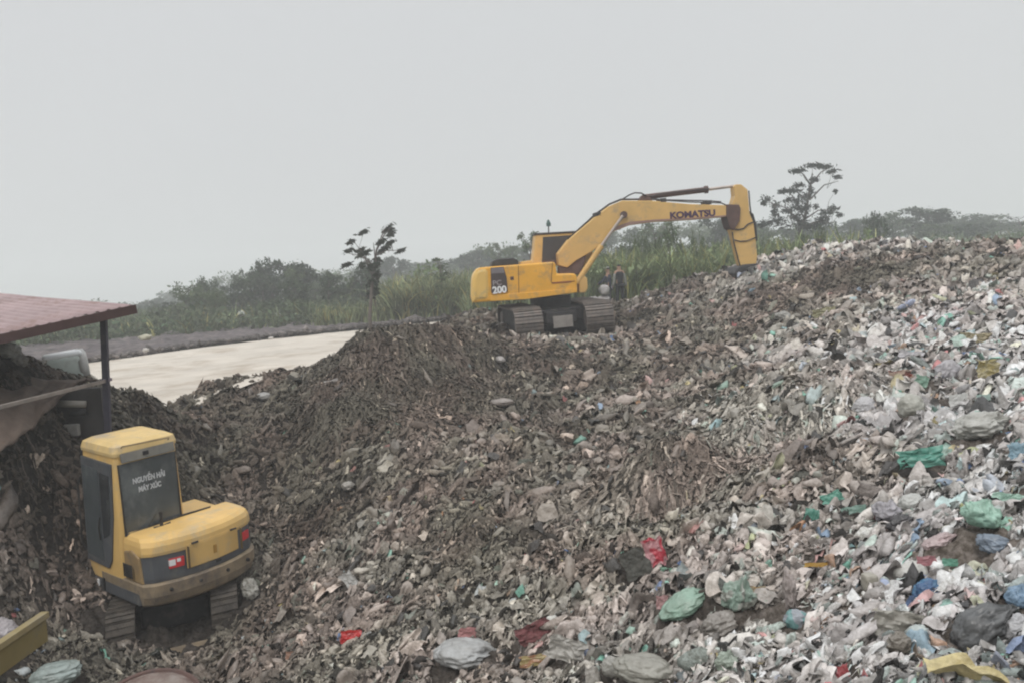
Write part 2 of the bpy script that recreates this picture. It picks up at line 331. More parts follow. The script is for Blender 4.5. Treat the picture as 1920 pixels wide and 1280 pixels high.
SCRAP = attr_mat('waste_scrap', .75, .25, 26, .6, bump=.9, bscale=38)
FILM = attr_mat('plastic_film', .38, .5, 15, .42, bump=.8, bscale=24)
nu, nv = 1060, 960
a = np.concatenate([np.linspace(-1000, -345, 60), np.linspace(-340, 2260, 860), np.linspace(2270, 4200, 140)]); dd = 2.2 * (34 / 2.2) ** np.linspace(0, 1, nv)
AA, DD = np.meshgrid(a, dd, indexing='ij'); X = (AA - 960) / F * DD; Y = DD
m_ = gmask(X, Y); det = detail(X, Y) + .05 * noise(X * 15, Y * 15, 6.5) + .03 * noise(X * 30, Y * 30, 2.5)
Z = H(X, Y) + m_ * (.03 + det) - .07 * (1 - m_)
t = pale(X, Y); br = (.036 + .15 * t) * np.exp(.55 * noise(X * 1.7, Y * 1.7, 15.7) + .45 * noise(X * .55, Y * .55, 12.2) + .5 * noise(X * 9, Y * 9, 1.1))  # base darker than the litter, so shade is painted into its gaps
cc = np.stack([br, br * .86, br * .76], -1)
fc = grid_faces(nu, nv); keep = m_.ravel()[fc].max(1) > 0; 
o = npmesh('garbage_heap', np.stack([X, Y, Z], -1), fc[keep], 4, WASTE, cc.reshape(-1, 3)); tag(o, 'sloping heap of dark rotting waste filling the foreground', kind='structure')

def rag_protos(n, a_, b_, amp=.55):
    U, Vv = np.meshgrid(np.linspace(-1, 1, a_), np.linspace(-1, 1, b_), indexing='ij'); out = []
    U, Vv = U * np.sqrt(1 - Vv**2 / 2.2), Vv * np.sqrt(1 - U**2 / 2.2)
    for k in range(n):
        s = rng.uniform(0, 100); x = U * (1 + .45 * noise(U * .9 + s, Vv * .9, 1)) + .25 * noise(Vv * 1.3 + s, U, 2); y = Vv * rng.uniform(.5, .9) * (1 + .5 * noise(U * .9, Vv * .9 + s, 3)) + .3 * noise(U * 1.4 + s, Vv, 7)
        th = rng.uniform(0, 3.14); q = math.cos(th) * U + math.sin(th) * Vv
        z = amp * np.sin(q * rng.uniform(2, 5) + s) * .8 + .5 * amp * np.sin((U - Vv) * rng.uniform(2, 5) + s * 2) - .9 * amp * (U ** 2 + Vv ** 2) * rng.uniform(.2, 1) + 1.1 * amp * noise(U * 1.8, Vv * 1.8, s)
        out.append(np.stack([x * .62, y * .62, z * .62], -1).reshape(-1, 3))
    return np.array(out), grid_faces(a_, b_)
def lump_protos(n, rr=5, ss=7):
    th = np.linspace(.03, math.pi - .4, rr); ph = np.arange(ss) * 2 * math.pi / ss; T, Ph = np.meshgrid(th, ph, indexing='ij')
    d = np.stack([np.sin(T) * np.cos(Ph), np.sin(T) * np.sin(Ph), np.cos(T)], -1); out = []
    for k in range(n):
        s = rng.uniform(0, 100); r = 1 + 1.0 * noise(d[..., 0] * 1.6 + s, d[..., 1] * 1.6, d[..., 2] * 1.6) + .35 * noise(d[..., 0] * 4 + s, d[..., 1] * 4, d[..., 2] * 4)
        out.append((d * r[..., None] * np.array([.80, .34, .28])).reshape(-1, 3))
    f = []
    for i in range(rr - 1):
        for j in range(ss): f.append((i*ss + j, (i+1)*ss + j, (i+1)*ss + (j+1) % ss, i*ss + (j+1) % ss))
    return np.array(out), np.array(f)
_bmi = bmesh.new(); bmesh.ops.create_icosphere(_bmi, subdivisions=3, radius=1); ICO3 = np.array([v.co[:] for v in _bmi.verts]); ICO3F = np.array([[v.index for v in f.verts] for f in _bmi.faces]); _bmi.free()
_bmi = bmesh.new(); bmesh.ops.create_icosphere(_bmi, subdivisions=2, radius=1); ICO2 = np.array([v.co[:] for v in _bmi.verts]); ICO2F = np.array([[v.index for v in f.verts] for f in _bmi.faces]); _bmi.free()
_bmi = bmesh.new(); bmesh.ops.create_icosphere(_bmi, subdivisions=5, radius=1); ICO5 = np.array([v.co[:] for v in _bmi.verts]); ICO5F = np.array([[v.index for v in f.verts] for f in _bmi.faces]); _bmi.free()
def crumple(n, s, amp=.22, wr=.10, knot=True):
    amp = amp * 1.35; wr = wr * 1.2
    "radius multiplier of a tied plastic bag: folds run towards the knot at +x"
    x, y, z = n.T; ph = np.arctan2(z, y); kn = np.clip((x + .3) / 1.3, 0, 1)
    r = 1.06 + amp * 1.2 * noise(x * 1.2 + s, y * 1.2, z * 1.2) - amp * 1.3 * np.abs(noise(x * .9 + s, y * 2.0, z * 2.0 + s)) - amp * .7 * np.abs(noise(x * 3.2 + s, y * 4.5, z * 4.5 + s)) - amp * .9 * np.abs(noise(x * 1.6, y * 1.6 + s, z * 1.6)) - amp * .6 * np.abs(noise(x * 9 + s, y * 9, z * 9))
    if knot: r += wr * (kn ** 1.2) * np.sin(ph * 8 + 5 * noise(x * 2 + s, y * 2, z * 2) + s) + .45 * wr * (kn ** .7) * np.sin(ph * 17 + 7 * noise(x * 2, y * 2, z * 2 + s))
    return r
def euler_R(ax, ay, az):
    ca, sa, cb, sb, cg, sg = np.cos(ax), np.sin(ax), np.cos(ay), np.sin(ay), np.cos(az), np.sin(az)
    R = np.empty((len(ax), 3, 3))
    R[:, 0, 0] = cg*cb; R[:, 0, 1] = cg*sb*sa - sg*ca; R[:, 0, 2] = cg*sb*ca + sg*sa
    R[:, 1, 0] = sg*cb; R[:, 1, 1] = sg*sb*sa + cg*ca; R[:, 1, 2] = sg*sb*ca - cg*sa
    R[:, 2, 0] = -sb; R[:, 2, 1] = cb*sa; R[:, 2, 2] = cb*ca
    return R
KEEP = []      # places where litter would bury a bag or stand inside a machine
def scatter(n, zone=None, pxr=(-330, 2250), dr=(4.0, 33.5)):
    px = rng.uniform(*pxr, n); d = rng.uniform(*dr, n); x = (px - 960) / F * d; y = d
    k = gmask(x, y) > .45
    for (ex_, ey_, er_) in KEEP: k &= ((x - ex_)**2 + (y - ey_)**2) > er_**2 * rng.uniform(.7, 1.2, n)
    t = pale(x, y)
    if zone is not None: k &= rng.uniform(0, 1, n) < zone(t)
    x, y, t = x[k], y[k], t[k]
    e = .08; gxx = (H(x + e, y) - H(x - e, y)) / (2 * e); gyy = (H(x, y + e) - H(x, y - e)) / (2 * e)
    return x, y, t, np.clip(gxx, -.7, .7), np.clip(gyy, -.7, .7)
HUES = np.array([(.30,.62,.50),(.22,.50,.40),(.30,.42,.58),(.16,.28,.55),(.60,.20,.20),(.62,.38,.36),(.62,.52,.25),(.55,.60,.62),(.35,.52,.55),(.50,.28,.16),(.10,.10,.11),(.55,.58,.35)])
def scrap_cols(t, x, y, colourful=.10, bright=1.):
    "colour of each piece: mostly that of its patch of the heap, with pale and dyed pieces strewn in"
    n = len(t); p1 = noise(x * .55, y * .55, 12.2); p2 = noise(x * 1.7, y * 1.7, 15.7); p3 = noise(x * 1.1, y * 1.1, 21.3); shed_shade = 1 - .32 * np.clip((-4.2 - x) / 2.5, 0, 1) * np.clip((17 - y) / 3, 0, 1)  # darker at lower left: shade by the shed painted into the litter colour
    lum = np.exp(rng.normal(0, .22 + .26 * t, n)) * (.128 + .43 * t) * shed_shade * np.exp(.55 * p2 + .45 * p1) * bright
    lum = np.where(rng.uniform(0, 1, n) < .012 + .12 * t, .55 + rng.uniform(-.12, .14, n), lum); lum = np.where(rng.uniform(0, 1, n) < .10, .045, lum)
    red = np.clip(.5 + 2.2 * p3, 0, 1); sat = 1 - .88 * t
    c = np.stack([lum * (1 + sat * (.09 + .10 * red)), lum * (1 - .012 * t - sat * (.02 + .06 * red)), lum * (1 - sat * (.23 + .02 * red)) * (1 + .01 * t)], -1)
    h = HUES[rng.integers(0, len(HUES), n)]; k = rng.uniform(0, 1, n) < colourful * (.06 + t ** 1.5)
    mixv = rng.uniform(.3, .95, n)[:, None]; c = np.where(k[:, None], c * (1 - mixv) + h * mixv, c)
    g = rng.uniform(0, 1, n) < .16 * t ** 1.5; c[g] *= np.array([.84, 1.0, .99])
    return np.clip(c, .015, .8)
def place(protos, faces, x, y, t, gxx, gyy, size, tilt, lift, cols, name, m, label, anis=1.5, fold=0):
    n = len(x); idx = rng.integers(0, len(protos), n); V = protos[idx]
    sc_ = size[:, None] * np.stack([rng.uniform(.8, anis, n), rng.uniform(.7, 1.1, n), rng.uniform(.7, 1.2, n)], -1)
    V = V * sc_[:, None, :]
    Rr = euler_R(rng.normal(0, tilt, n), rng.normal(0, tilt, n), rng.uniform(0, 6.283, n)); V = np.einsum('nij,nvj->nvi', Rr, V)
    V[..., 2] += V[..., 0] * gxx[:, None] + V[..., 1] * gyy[:, None]
    V[..., 0] += x[:, None]; V[..., 1] += y[:, None]; V[..., 2] += (H(x, y) + detail(x, y) + .035 + lift * size)[:, None]
    nvv = V.shape[1]; f = faces[None] + (np.arange(n) * nvv)[:, None, None]
    o = npmesh(name, V, f, faces.shape[1], m, np.repeat(cols, nvv, 0)); tag(o, label, 'garbage', kind='stuff'); return o
# long strips hanging down the slopes
def strips(n, zone, length, width, label, name, bright=1., cols=.1, pxr=(-330, 2250), dr=(4, 33), lift=.05, align=.5):
    x, y, t, gxx, gyy = scatter(n, zone, pxr, dr); n = len(x); K = 9
    ang = np.arctan2(-gyy, -gxx); steep = np.hypot(gxx, gyy); ang = ang + rng.normal(0, align / (0.25 + steep), n)
    Ls = length * np.exp(rng.normal(0, .45, n)); Ws = width * np.exp(rng.normal(0, .4, n)) * (1 + .035 * y); sd = rng.uniform(0, 100, n)
    px_, py_ = x.copy(), y.copy(); VL = np.empty((n, K, 2, 3)); base = rng.uniform(.3, 1.2, n) * lift
    for k in range(K):
        a2 = ang + 3.4 * noise(sd, k * .55, 0); tw = 2.6 * noise(sd, k * .5, 5.)
        wk = Ws * (.55 + .45 * math.sin(math.pi * (k + .6) / (K + .2))) * (1 + .5 * noise(sd, k * .8, 9.)); nx, ny = -np.sin(a2), np.cos(a2)
        zz = H(px_, py_) + detail(px_, py_) + base + .09 * noise(sd, k * .8, 2.) + .02
        for j, sg in enumerate((-1, 1)):
            VL[:, k, j, 0] = px_ + sg * wk * nx * np.cos(tw); VL[:, k, j, 1] = py_ + sg * wk * ny * np.cos(tw); VL[:, k, j, 2] = zz + sg * wk * np.sin(tw) * .8
        px_ = px_ + np.cos(a2) * Ls / K; py_ = py_ + np.sin(a2) * Ls / K
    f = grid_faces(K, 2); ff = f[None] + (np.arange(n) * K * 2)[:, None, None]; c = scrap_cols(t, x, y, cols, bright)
    o = npmesh(name, VL, ff, 4, SCRAP, np.repeat(c, K * 2, 0)); tag(o, label, 'garbage', kind='stuff')

# ------------------------------------------------------------------ plastic bags and sheets one can tell apart
BAG = attr_mat('bag_plastic', .27, .7, 6, .30, bump=.6, bscale=22, transl=.25); CLOTHM = attr_mat('cloth', .9, .1, 12, .3, bump=.4, bscale=60)
def dirt_cols(V, col, s, amt=.35):
    k = np.clip(.5 + 1.3 * noise(V[:, 0] * 1.6 + s, V[:, 1] * 1.6, V[:, 2] * 1.6), 0, 1)[:, None] * amt
    return np.array(col)[None] * (1 - k) + np.array([.26, .235, .205])[None] * k
def bag(name, label, cat, px, py, wpx, hpx, col, ang=0., knot_right=True, amp=.22, wr=.10, col2=None, m=None, depth=.75, sq=1., kn=True, sink=.25, group=None, dirt=.3):
    p, d = hit(px, py + hpx * .42); Wm = wpx * d / F / 2; Hm = hpx * d / F / 2; s = rng.uniform(0, 90); KEEP.extend([(p[0] + k_ * Wm, p[1] + j_, max(.58 * Wm, .75 * Hm) + .03) for k_ in (-.5, 0, .5) for j_ in (-.8 * Hm, .3 * Hm)])
    n = ICO5.copy(); r = crumple(n, s, amp, wr, kn); V = np.sign(n) * np.abs(n) ** sq * r[:, None]
    if kn:
        k = np.clip((n[:, 0] - .8) / .2, 0, 1); V[:, 0] += .38 * k ** 1.3; V[:, 1:] *= (1 - .45 * np.sin(k * math.pi * .8) )[:, None]
    if not knot_right: V[:, 0] *= -1
    V *= np.array([Wm, max(Wm, Hm) * depth, Hm])
    a_ = math.radians(ang); c_, s_ = math.cos(a_), math.sin(a_); V = np.stack([V[:, 0] * c_ - V[:, 2] * s_, V[:, 1], V[:, 0] * s_ + V[:, 2] * c_], 1)
    C_ = dirt_cols(n, col, s, dirt)
    if col2 is not None:
        k2 = (noise(n[:, 0] * 1.2 + s, n[:, 1] * 1.2, n[:, 2] * 1.2 + 4) > .05)[:, None]; C_ = np.where(k2, C_, dirt_cols(n, col2, s, dirt))
    F_ = ICO5F if knot_right else ICO5F[:, ::-1]
    o = npmesh(name, V, F_, 3, m or BAG, C_); q = P(px, py, d + max(Wm, Hm) * depth * .2); o.location = (q[0], q[1] - .03, q[2] + .05)
    o.rotation_euler = (0, 0, rng.uniform(-.25, .25)); return tag(o, label, cat, group)
def sheet(name, label, cat, px, py, wpx, hpx, col, ang=0., col2=None, m=None, amp=.3, group=None, dirt=.3, steep=.8):
    "a crumpled open sheet lying on the slope; steep lifts its far edge so it faces the viewer"
    p, d = hit(px, py + hpx * .45); Wm = wpx * d / F / 2; Hm = hpx * d / F / 2; s = rng.uniform(0, 90); N = 26; KEEP.extend([(p[0] + k_ * Wm, p[1] + j_, max(.58 * Wm, .75 * Hm) + .03) for k_ in (-.5, 0, .5) for j_ in (-.8 * Hm, .2 * Hm)])
    U, V_ = np.meshgrid(np.linspace(-1, 1, N), np.linspace(-1, 1, N), indexing='ij')
    x = (U * (1 + .35 * noise(U * 1.1 + s, V_ * 1.1, 1)) + .2 * noise(V_ * 2 + s, U, 2)) * Wm; y_ = (V_ * (1 + .4 * noise(U * 1.2, V_ * 1.2 + s, 3)) + .25 * noise(U * 2 + s, V_, 6)) * Hm
    b_ = min(Wm, Hm) * amp; h = b_ * (1.6 * (np.abs(noise(U * 1.7 + s, V_ * 1.7, 4)) - .2) + 1.2 * noise(U * 1.2, V_ * 1.2, s) + .8 * (.4 - np.abs(noise(U * 4 + s, V_ * 4, 7))) * 1.2 + .35 * noise(U * 9, V_ * 9, s))
    a_ = math.radians(ang); X_ = x * math.cos(a_) - y_ * math.sin(a_); Y_ = x * math.sin(a_) + y_ * math.cos(a_)
    VV = np.stack([X_, Y_ * (1 - steep) - h * steep, Y_ * steep + h * (1 - steep)], -1).reshape(-1, 3)
    C_ = dirt_cols(np.stack([U, V_, 0 * U], -1).reshape(-1, 3) * 1.5, col, s, dirt)
    if col2 is not None: C_ = np.where((noise(U * 1.3 + s, V_ * 1.3, 8) > .02).reshape(-1, 1), C_, np.array(col2)[None])
    o = npmesh(name, VV, grid_faces(N, N), 4, m or BAG, C_); q = P(px, py, d - .14); o.location = q; return tag(o, label, cat, group)
WH = (.66, .66, .65); OFF = (.54, .53, .49); GRN = (.28, .55, .40); MINT = (.42, .66, .54); TEAL = (.10, .38, .32); BLU = (.055, .14, .30); LB = (.33, .42, .50)
B = bag; S = sheet
B('woven_sack', 'long pale grey woven sack lying flat near the bottom edge', 'sack', 870, 1231, 118, 50, (.52, .53, .53), -3, amp=.14, wr=.07, sink=.3)
S('plastic_bag', 'small bright red bag alone on the dark waste', 'plastic bag', 659, 1193, 40, 28, (.70, .03, .03), 0, col2=(.5, .02, .02), dirt=.05)
S('plastic_bag', 'crumpled red bag hanging upright below the dark hollow', 'plastic bag', 1228, 1033, 38, 60, (.58, .06, .09), 12, col2=(.62, .30, .32), dirt=.05, amp=.5)
B('plastic_bag', 'long pale green bag lying diagonally below the red one', 'plastic bag', 1278, 1141, 96, 38, (.36, .54, .43), 24, amp=.14, wr=.06)
B('plastic_bag', 'translucent off white bag with a pale green top, drooping', 'plastic bag', 1383, 1126, 62, 66, (.50, .52, .47), 75, col2=(.36, .50, .42), amp=.3, wr=.14)
B('plastic_bag', 'round grey beige bag under the drooping off white one', 'plastic bag', 1348, 1182, 72, 58, (.36, .33, .30), 20, amp=.24, kn=False)
S('plastic_sheet', 'yellow and orange torn wrapper beside the drooping white bag', 'plastic sheet', 1418, 1112, 34, 30, (.58, .36, .10), 0, col2=(.50, .42, .30), dirt=.2)
B('plastic_bag', 'smooth bright white bag touching the blue one', 'plastic bag', 1705, 1086, 60, 46, (.74, .73, .69), 20, False, amp=.10, wr=.05, dirt=.08, kn=False, sq=.8)
B('plastic_bag', 'deep blue bag tied with a pale string', 'plastic bag', 1735, 1116, 56, 40, BLU, 18, amp=.2, wr=.14, col2=(.10, .24, .42), dirt=.08)
S('plastic_bag', 'blue torn bag piece above the tied blue one', 'plastic bag', 1752, 1088, 40, 30, (.08, .18, .36), 30, dirt=.1, amp=.5)
B('plastic_bag', 'small teal and silver grey bag in the beige waste', 'plastic bag', 1492, 1170, 52, 40, (.20, .42, .42), -10, col2=(.42, .45, .50), amp=.16, kn=False, dirt=.15)
B('plastic_bag', 'big dark grey rubbish bag near the bottom right corner', 'plastic bag', 1830, 1192, 112, 82, (.135, .14, .145), 32, amp=.16, wr=.10, dirt=.12)
B('plastic_bag', 'upright mint green bag with handles, at the right edge', 'plastic bag', 1838, 975, 48, 74, MINT, 70, amp=.16, wr=.14, dirt=.1)
S('plastic_bag', 'bright mint green bag spread above the upright one', 'plastic bag', 1892, 940, 62, 36, (.45, .70, .58), -12, dirt=.08, amp=.5)
B('plastic_bag', 'grey blue bag under the mint green ones', 'plastic bag', 1862, 1030, 76, 40, (.26, .32, .40), -14, amp=.22, dirt=.15)
B('plastic_bag', 'lilac white bag leaning on the slope beside the yellow one', 'plastic bag', 1776, 702, 46, 44, (.56, .54, .57), 40, False, amp=.15, wr=.12, dirt=.12)
S('plastic_sheet', 'tangled yellow netting on the right slope', 'plastic sheet', 1851, 690, 38, 44, (.56, .47, .20), 0, col2=(.48, .42, .24), dirt=.2, amp=.7)
S('plastic_bag', 'sea green torn bag hanging open like a bowl', 'plastic bag', 1725, 858, 86, 42, (.11, .37, .29), 4, col2=(.16, .43, .34), dirt=.1, amp=.55)
B('woven_sack', 'large dirty white sack folded on the right slope', 'sack', 1832, 806, 100, 52, (.60, .60, .56), 10, amp=.22, wr=.10, dirt=.3)
B('plastic_bag', 'white bag with faceted sides at the ridge foot', 'plastic bag', 1620, 769, 44, 40, (.66, .65, .67), 15, False, amp=.2, dirt=.08)
B('plastic_container', 'white plastic tub with a dark opening, tipped over', 'container', 1706, 768, 50, 48, (.56, .56, .50), 10, amp=.12, kn=False, dirt=.25)
S('plastic_sheet', 'pale teal stiff plastic panel standing upright', 'plastic sheet', 1847, 755, 26, 38, (.40, .55, .50), 3, dirt=.08, amp=.12)
S('plastic_sheet', 'white stiff plastic panel next to the teal one', 'plastic sheet', 1797, 752, 34, 34, (.66, .66, .64), 2, dirt=.12, amp=.15)
S('plastic_bag', 'bright blue bag scrap wedged under the white panel', 'plastic bag', 1757, 767, 42, 14, (.16, .36, .46), -6, dirt=.05)
S('plastic_bag', 'light blue bag cut by the right edge, upper one', 'plastic bag', 1908, 846, 34, 40, (.28, .44, .54), 5, dirt=.1)
B('plastic_bag', 'light blue bag cut by the right edge, lower one', 'plastic bag', 1908, 1131, 44, 50, (.26, .40, .56), 80, amp=.2, dirt=.1)
B('plastic_bag', 'white bag cut by the right edge beside the dark grey bag', 'plastic bag', 1908, 1192, 60, 56, (.60, .60, .62), 20, amp=.26, wr=.12, dirt=.12)
S('plastic_bag', 'small sea green scrap, upper of the pair left of the white bag', 'plastic bag', 1561, 934, 40, 30, (.14, .42, .32), 20, dirt=.1)
S('plastic_bag', 'small sea green scrap, lower of the pair left of the white bag', 'plastic bag', 1522, 968, 26, 38, (.12, .36, .28), -14, dirt=.1)
S('plastic_bag', 'dull green film below the sea green pair', 'plastic bag', 1602, 958, 46, 24, (.26, .44, .37), 10, dirt=.25)
B('plastic_bag', 'round white bag bulging above the black opening', 'plastic bag', 1708, 950, 48, 36, (.66, .67, .64), 10, amp=.14, kn=False, dirt=.15)
B('plastic_bag', 'lilac white bag left of the black bag', 'plastic bag', 1660, 968, 42, 62, (.52, .50, .54), 60, amp=.26, dirt=.15)
B('plastic_bag', 'black bag in a pale torn ring', 'plastic bag', 1688, 990, 60, 34, (.06, .055, .06), 12, amp=.3, dirt=.1)
B('plastic_bag', 'pale pink bag curled over a darker red one', 'plastic bag', 1752, 1026, 58, 26, (.60, .47, .47), 24, amp=.2, dirt=.12)
S('plastic_bag', 'dark pink bag under the pale pink one', 'plastic bag', 1738, 1050, 36, 22, (.42, .17, .19), 0, dirt=.1)
S('plastic_sheet', 'bright green netting on the right, above the string', 'plastic sheet', 1816, 1073, 54, 16, (.08, .50, .30), -8, dirt=.05, amp=.7)
S('plastic_sheet', 'darker green scrap left of the bright green netting', 'plastic sheet', 1782, 1053, 28, 16, (.14, .38, .28), -8, dirt=.1)
S('plastic_sheet', 'orange yellow strip of torn packaging', 'plastic sheet', 1530, 1058, 42, 10, (.62, .36, .06), -3, dirt=.1)
S('plastic_bag', 'flat bright white scrap above the mint green bags', 'plastic bag', 1870, 912, 48, 22, (.72, .70, .70), 8, dirt=.05)
B('woven_sack', 'beige sack at the bottom edge, larger one', 'sack', 1206, 1262, 116, 54, (.42, .41, .36), -8, amp=.16, kn=False, dirt=.3)
B('woven_sack', 'beige sack at the bottom edge, smaller left one', 'sack', 1148, 1257, 40, 44, (.48, .47, .43), 60, amp=.16, kn=False)
S('plastic_sheet', 'crumpled white film near the bottom edge', 'plastic sheet', 1060, 1216, 70, 52, (.54, .52, .48), -28, dirt=.25, amp=.5)
S('plastic_sheet', 'orange and rust stained wrapper beside the white film', 'plastic sheet', 1005, 1237, 64, 24, (.50, .25, .12), 4, col2=(.46, .36, .16), dirt=.25)
S('cloth', 'dark maroon cloth draped over the rubbish near the bottom', 'cloth', 1002, 1184, 66, 40, (.20, .075, .08), 24, m=CLOTHM, amp=.5, dirt=.15)
S('cloth', 'dull pink rag just above the grey woven sack', 'cloth', 876, 1188, 34, 28, (.42, .20, .20), 0, m=CLOTHM, dirt=.2)
S('plastic_sheet', 'faded orange scrap at the bottom, left of the red bag', 'plastic sheet', 550, 1228, 28, 18, (.42, .22, .14), 0, dirt=.35)
B('plastic_bag', 'small round pale bag on the dark left slope', 'plastic bag', 496, 747, 30, 17, (.42, .41, .39), 0, kn=False, amp=.1)
S('plastic_sheet', 'white torn scrap on the reddish flank of the far mound', 'plastic sheet', 622, 717, 28, 14, (.60, .56, .54), 16, dirt=.1)
B('plastic_bag', 'small white bag on the brown slope below the big machine', 'plastic bag', 937, 678, 22, 14, (.52, .48, .46), 0, kn=False, amp=.15)
B('plastic_bag', 'low pale beige bag below the small white one', 'plastic bag', 942, 758, 44, 16, (.36, .31, .28), 0, kn=False, amp=.12)
B('plastic_bag', 'small cream bag above the path of dark rags, centre left', 'plastic bag', 652, 915, 24, 18, (.50, .47, .43), 10, amp=.2)
S('plastic_sheet', 'white scrap leaning up in the dark waste, lower centre', 'plastic sheet', 655, 1086, 24, 36, (.52, .51, .49), 34, dirt=.1)
B('plastic_bag', 'grey white bag beside the small excavator', 'plastic bag', 471, 1112, 42, 46, (.36, .35, .31), 20, kn=False, amp=.35)
B('plastic_bag', 'pale blue grey bag in the bottom left corner', 'plastic bag', 108, 1268, 92, 44, (.40, .47, .45), 6, kn=False, amp=.14, dirt=.12)
B('plastic_bag', 'white bag in the corner behind the yellow skip', 'plastic bag', 8, 1190, 50, 66, (.50, .46, .48), 60, kn=False, amp=.2, dirt=.2)
B('plastic_bag', 'rounded beige bag high on the slope, under the dark swath', 'plastic bag', 1467, 597, 32, 20, (.42, .41, .38), 0, kn=False, amp=.2)
S('plastic_sheet', 'yellow green netting below the dark swath', 'plastic sheet', 1545, 586, 44, 20, (.38, .36, .20), 6, dirt=.3, amp=.7)
S('plastic_sheet', 'ochre netting high on the right slope', 'plastic sheet', 1830, 636, 62, 28, (.50, .43, .26), -6, dirt=.3, amp=.7)
S('plastic_bag', 'crumpled white bag on the right slope by the black stick', 'plastic bag', 1708, 668, 48, 24, (.64, .62, .65), -14, dirt=.08, amp=.6)
S('plastic_bag', 'slate blue scrap left of the crumpled white bag', 'plastic bag', 1672, 656, 36, 22, (.24, .32, .38), 6, dirt=.1, amp=.5)
S('plastic_bag', 'small vivid blue scrap on the right slope', 'plastic bag', 1822, 664, 34, 14, (.14, .22, .42), 4, dirt=.05)
S('cloth', 'brick red cloth on the right slope', 'cloth', 1690, 706, 46, 32, (.28, .10, .08), 0, m=CLOTHM, col2=(.36, .27, .22), amp=.6)
S('plastic_bag', 'dull green scrap right of the brick red cloth', 'plastic bag', 1727, 714, 26, 26, (.22, .40, .30), -24, dirt=.2)
B('plastic_cup', 'small white cup standing in the beige waste', 'cup', 1607, 1150, 17, 26, (.72, .70, .70), 3, kn=False, amp=.03, sq=.45, dirt=.03)
B('cardboard_box', 'pale beige carton standing on end', 'carton', 1628, 1101, 24, 34, (.50, .47, .40), 2, kn=False, amp=.03, sq=.35, dirt=.15)
S('plastic_sheet', 'broad beige wrinkled sheet in front of the dark grey bag', 'plastic sheet', 1690, 1172, 112, 58, (.44, .42, .37), -14, dirt=.4, amp=.7)
B('plastic_bag', 'round brown beige bag below the broad beige one', 'plastic bag', 1682, 1215, 52, 44, (.27, .24, .20), 10, amp=.24, kn=False)
B('plastic_bag', 'green white bag at the bottom edge, right of the beige sacks', 'plastic bag', 1362, 1252, 44, 52, (.44, .52, .44), 75, amp=.3, dirt=.2)
S('plastic_sheet', 'dark brown torn cover in the hollow left of the red bag', 'plastic sheet', 1192, 1056, 50, 60, (.10, .10, .09), 20, m=CLOTHM, dirt=.1, amp=.3)
S('plastic_bag', 'small green scrap under the hanging red bag', 'plastic bag', 1256, 1072, 38, 20, (.20, .42, .30), -10, dirt=.2)
S('plastic_bag', 'red strap of film at the bottom edge', 'plastic bag', 1580, 1266, 26, 44, (.45, .09, .10), 8, dirt=.1)
B('plastic_bag', 'long pink beige bag standing in the waste left of the teal one', 'plastic bag', 1478, 1115, 22, 90, (.50, .43, .41), 0, kn=False, amp=.3, dirt=.2)
S('plastic_bag', 'dusty pink scrap left of the long green bag', 'plastic bag', 1242, 1128, 22, 30, (.45, .24, .24), 0, dirt=.2)
S('plastic_bag', 'black film strip across the right slope', 'plastic bag', 1740, 741, 46, 18, (.04, .04, .042), 0, dirt=.1)
def open_carton(px, py, wpx):
    p, d = hit(px, py); w_ = wpx * d / F; mb = MB()
    for a_, b_, c_, e_ in ((-.5, .5, -.02, .02), ): mb.box(a_*w_, b_*w_, -.01, .01, 0, .34*w_)
    mb.box(-.5*w_, -.48*w_, .012, .6*w_, 0, .34*w_); mb.box(.48*w_, .5*w_, .012, .6*w_, 0, .30*w_); mb.box(-.5*w_, .5*w_, .602*w_, .625*w_, 0, .34*w_)
    o = mb.build('cardboard_box', mat('wet_cardboard', (.16, .125, .095), .9, var=.2), None); o.location = tuple(p + np.array([0, 0, -.01])); o.rotation_euler = (.25, .42, -.25); tag(o, 'open brown carton sinking into the waste near the bottom right', 'carton')
open_carton(1742, 1252, 66)
def stick(label, a_, b_, r, col, d0=None):
    p, d = hit(*a_); q, e = hit(*b_); p = p + [0, 0, .03]; q = q + [0, 0, .03]; mid = (p + q) / 2 + [0, 0, .05]; mb = MB().tube([p, mid, q], [r, r * 1.2, r * .7], 6)
    tag(mb.build('stick', mat('stick_skin', col, .8), None, True), label, 'stick')
stick('long black stick lying across the right slope', (1625, 648), (1722, 636), .035, (.03, .028, .03))
stick('thin dark rod on the right edge of the slope', (1850, 657), (1905, 662), .018, (.05, .045, .05))
stick('bleached forked branch left of the pale ridge', (1362, 925), (1418, 868), .045, (.34, .28, .24))

# ------------------------------------------------------------------ big excavator
def traced(root_loc, yaw, nose):
    "local frame: X forward, Y left, Z up; returns functions that trace the side planes"
    f_ = np.array([math.sin(yaw) * math.cos(nose), math.cos(yaw) * math.cos(nose), math.sin(nose)])
    l_ = np.array([-math.cos(yaw), math.sin(yaw), 0.0]); l_ /= np.linalg.norm(l_); u_ = np.cross(f_, l_); R_ = np.stack([f_, l_, u_], 1); o_ = np.array(root_loc)
    def S_(px, py, yl):
        ray = CF + (px - 960) / F * CR + (640 - py) / F * CU; den = ray @ l_; tt = ((o_ + l_ * yl - CAM) @ l_) / den; q = CAM + ray * tt
        v_ = R_.T @ (q - o_); return (v_[0], v_[2])
    return R_, S_
XD = 27.2; base = P(1037, 616, XD); base[2] = H0(base[0], base[1]) - .02
XYAW = math.radians(87); R_, SP = traced(base, XYAW, math.radians(1.6))
ex = empty('excavator', base); mw = Matrix.Identity(4)
for i in range(3):
    for j in range(3): mw[i][j] = R_[i][j]
    mw[i][3] = base[i]
ex.matrix_world = mw
tag(ex, 'large yellow tracked excavator with raised boom on the crest of the heap', 'excavator')
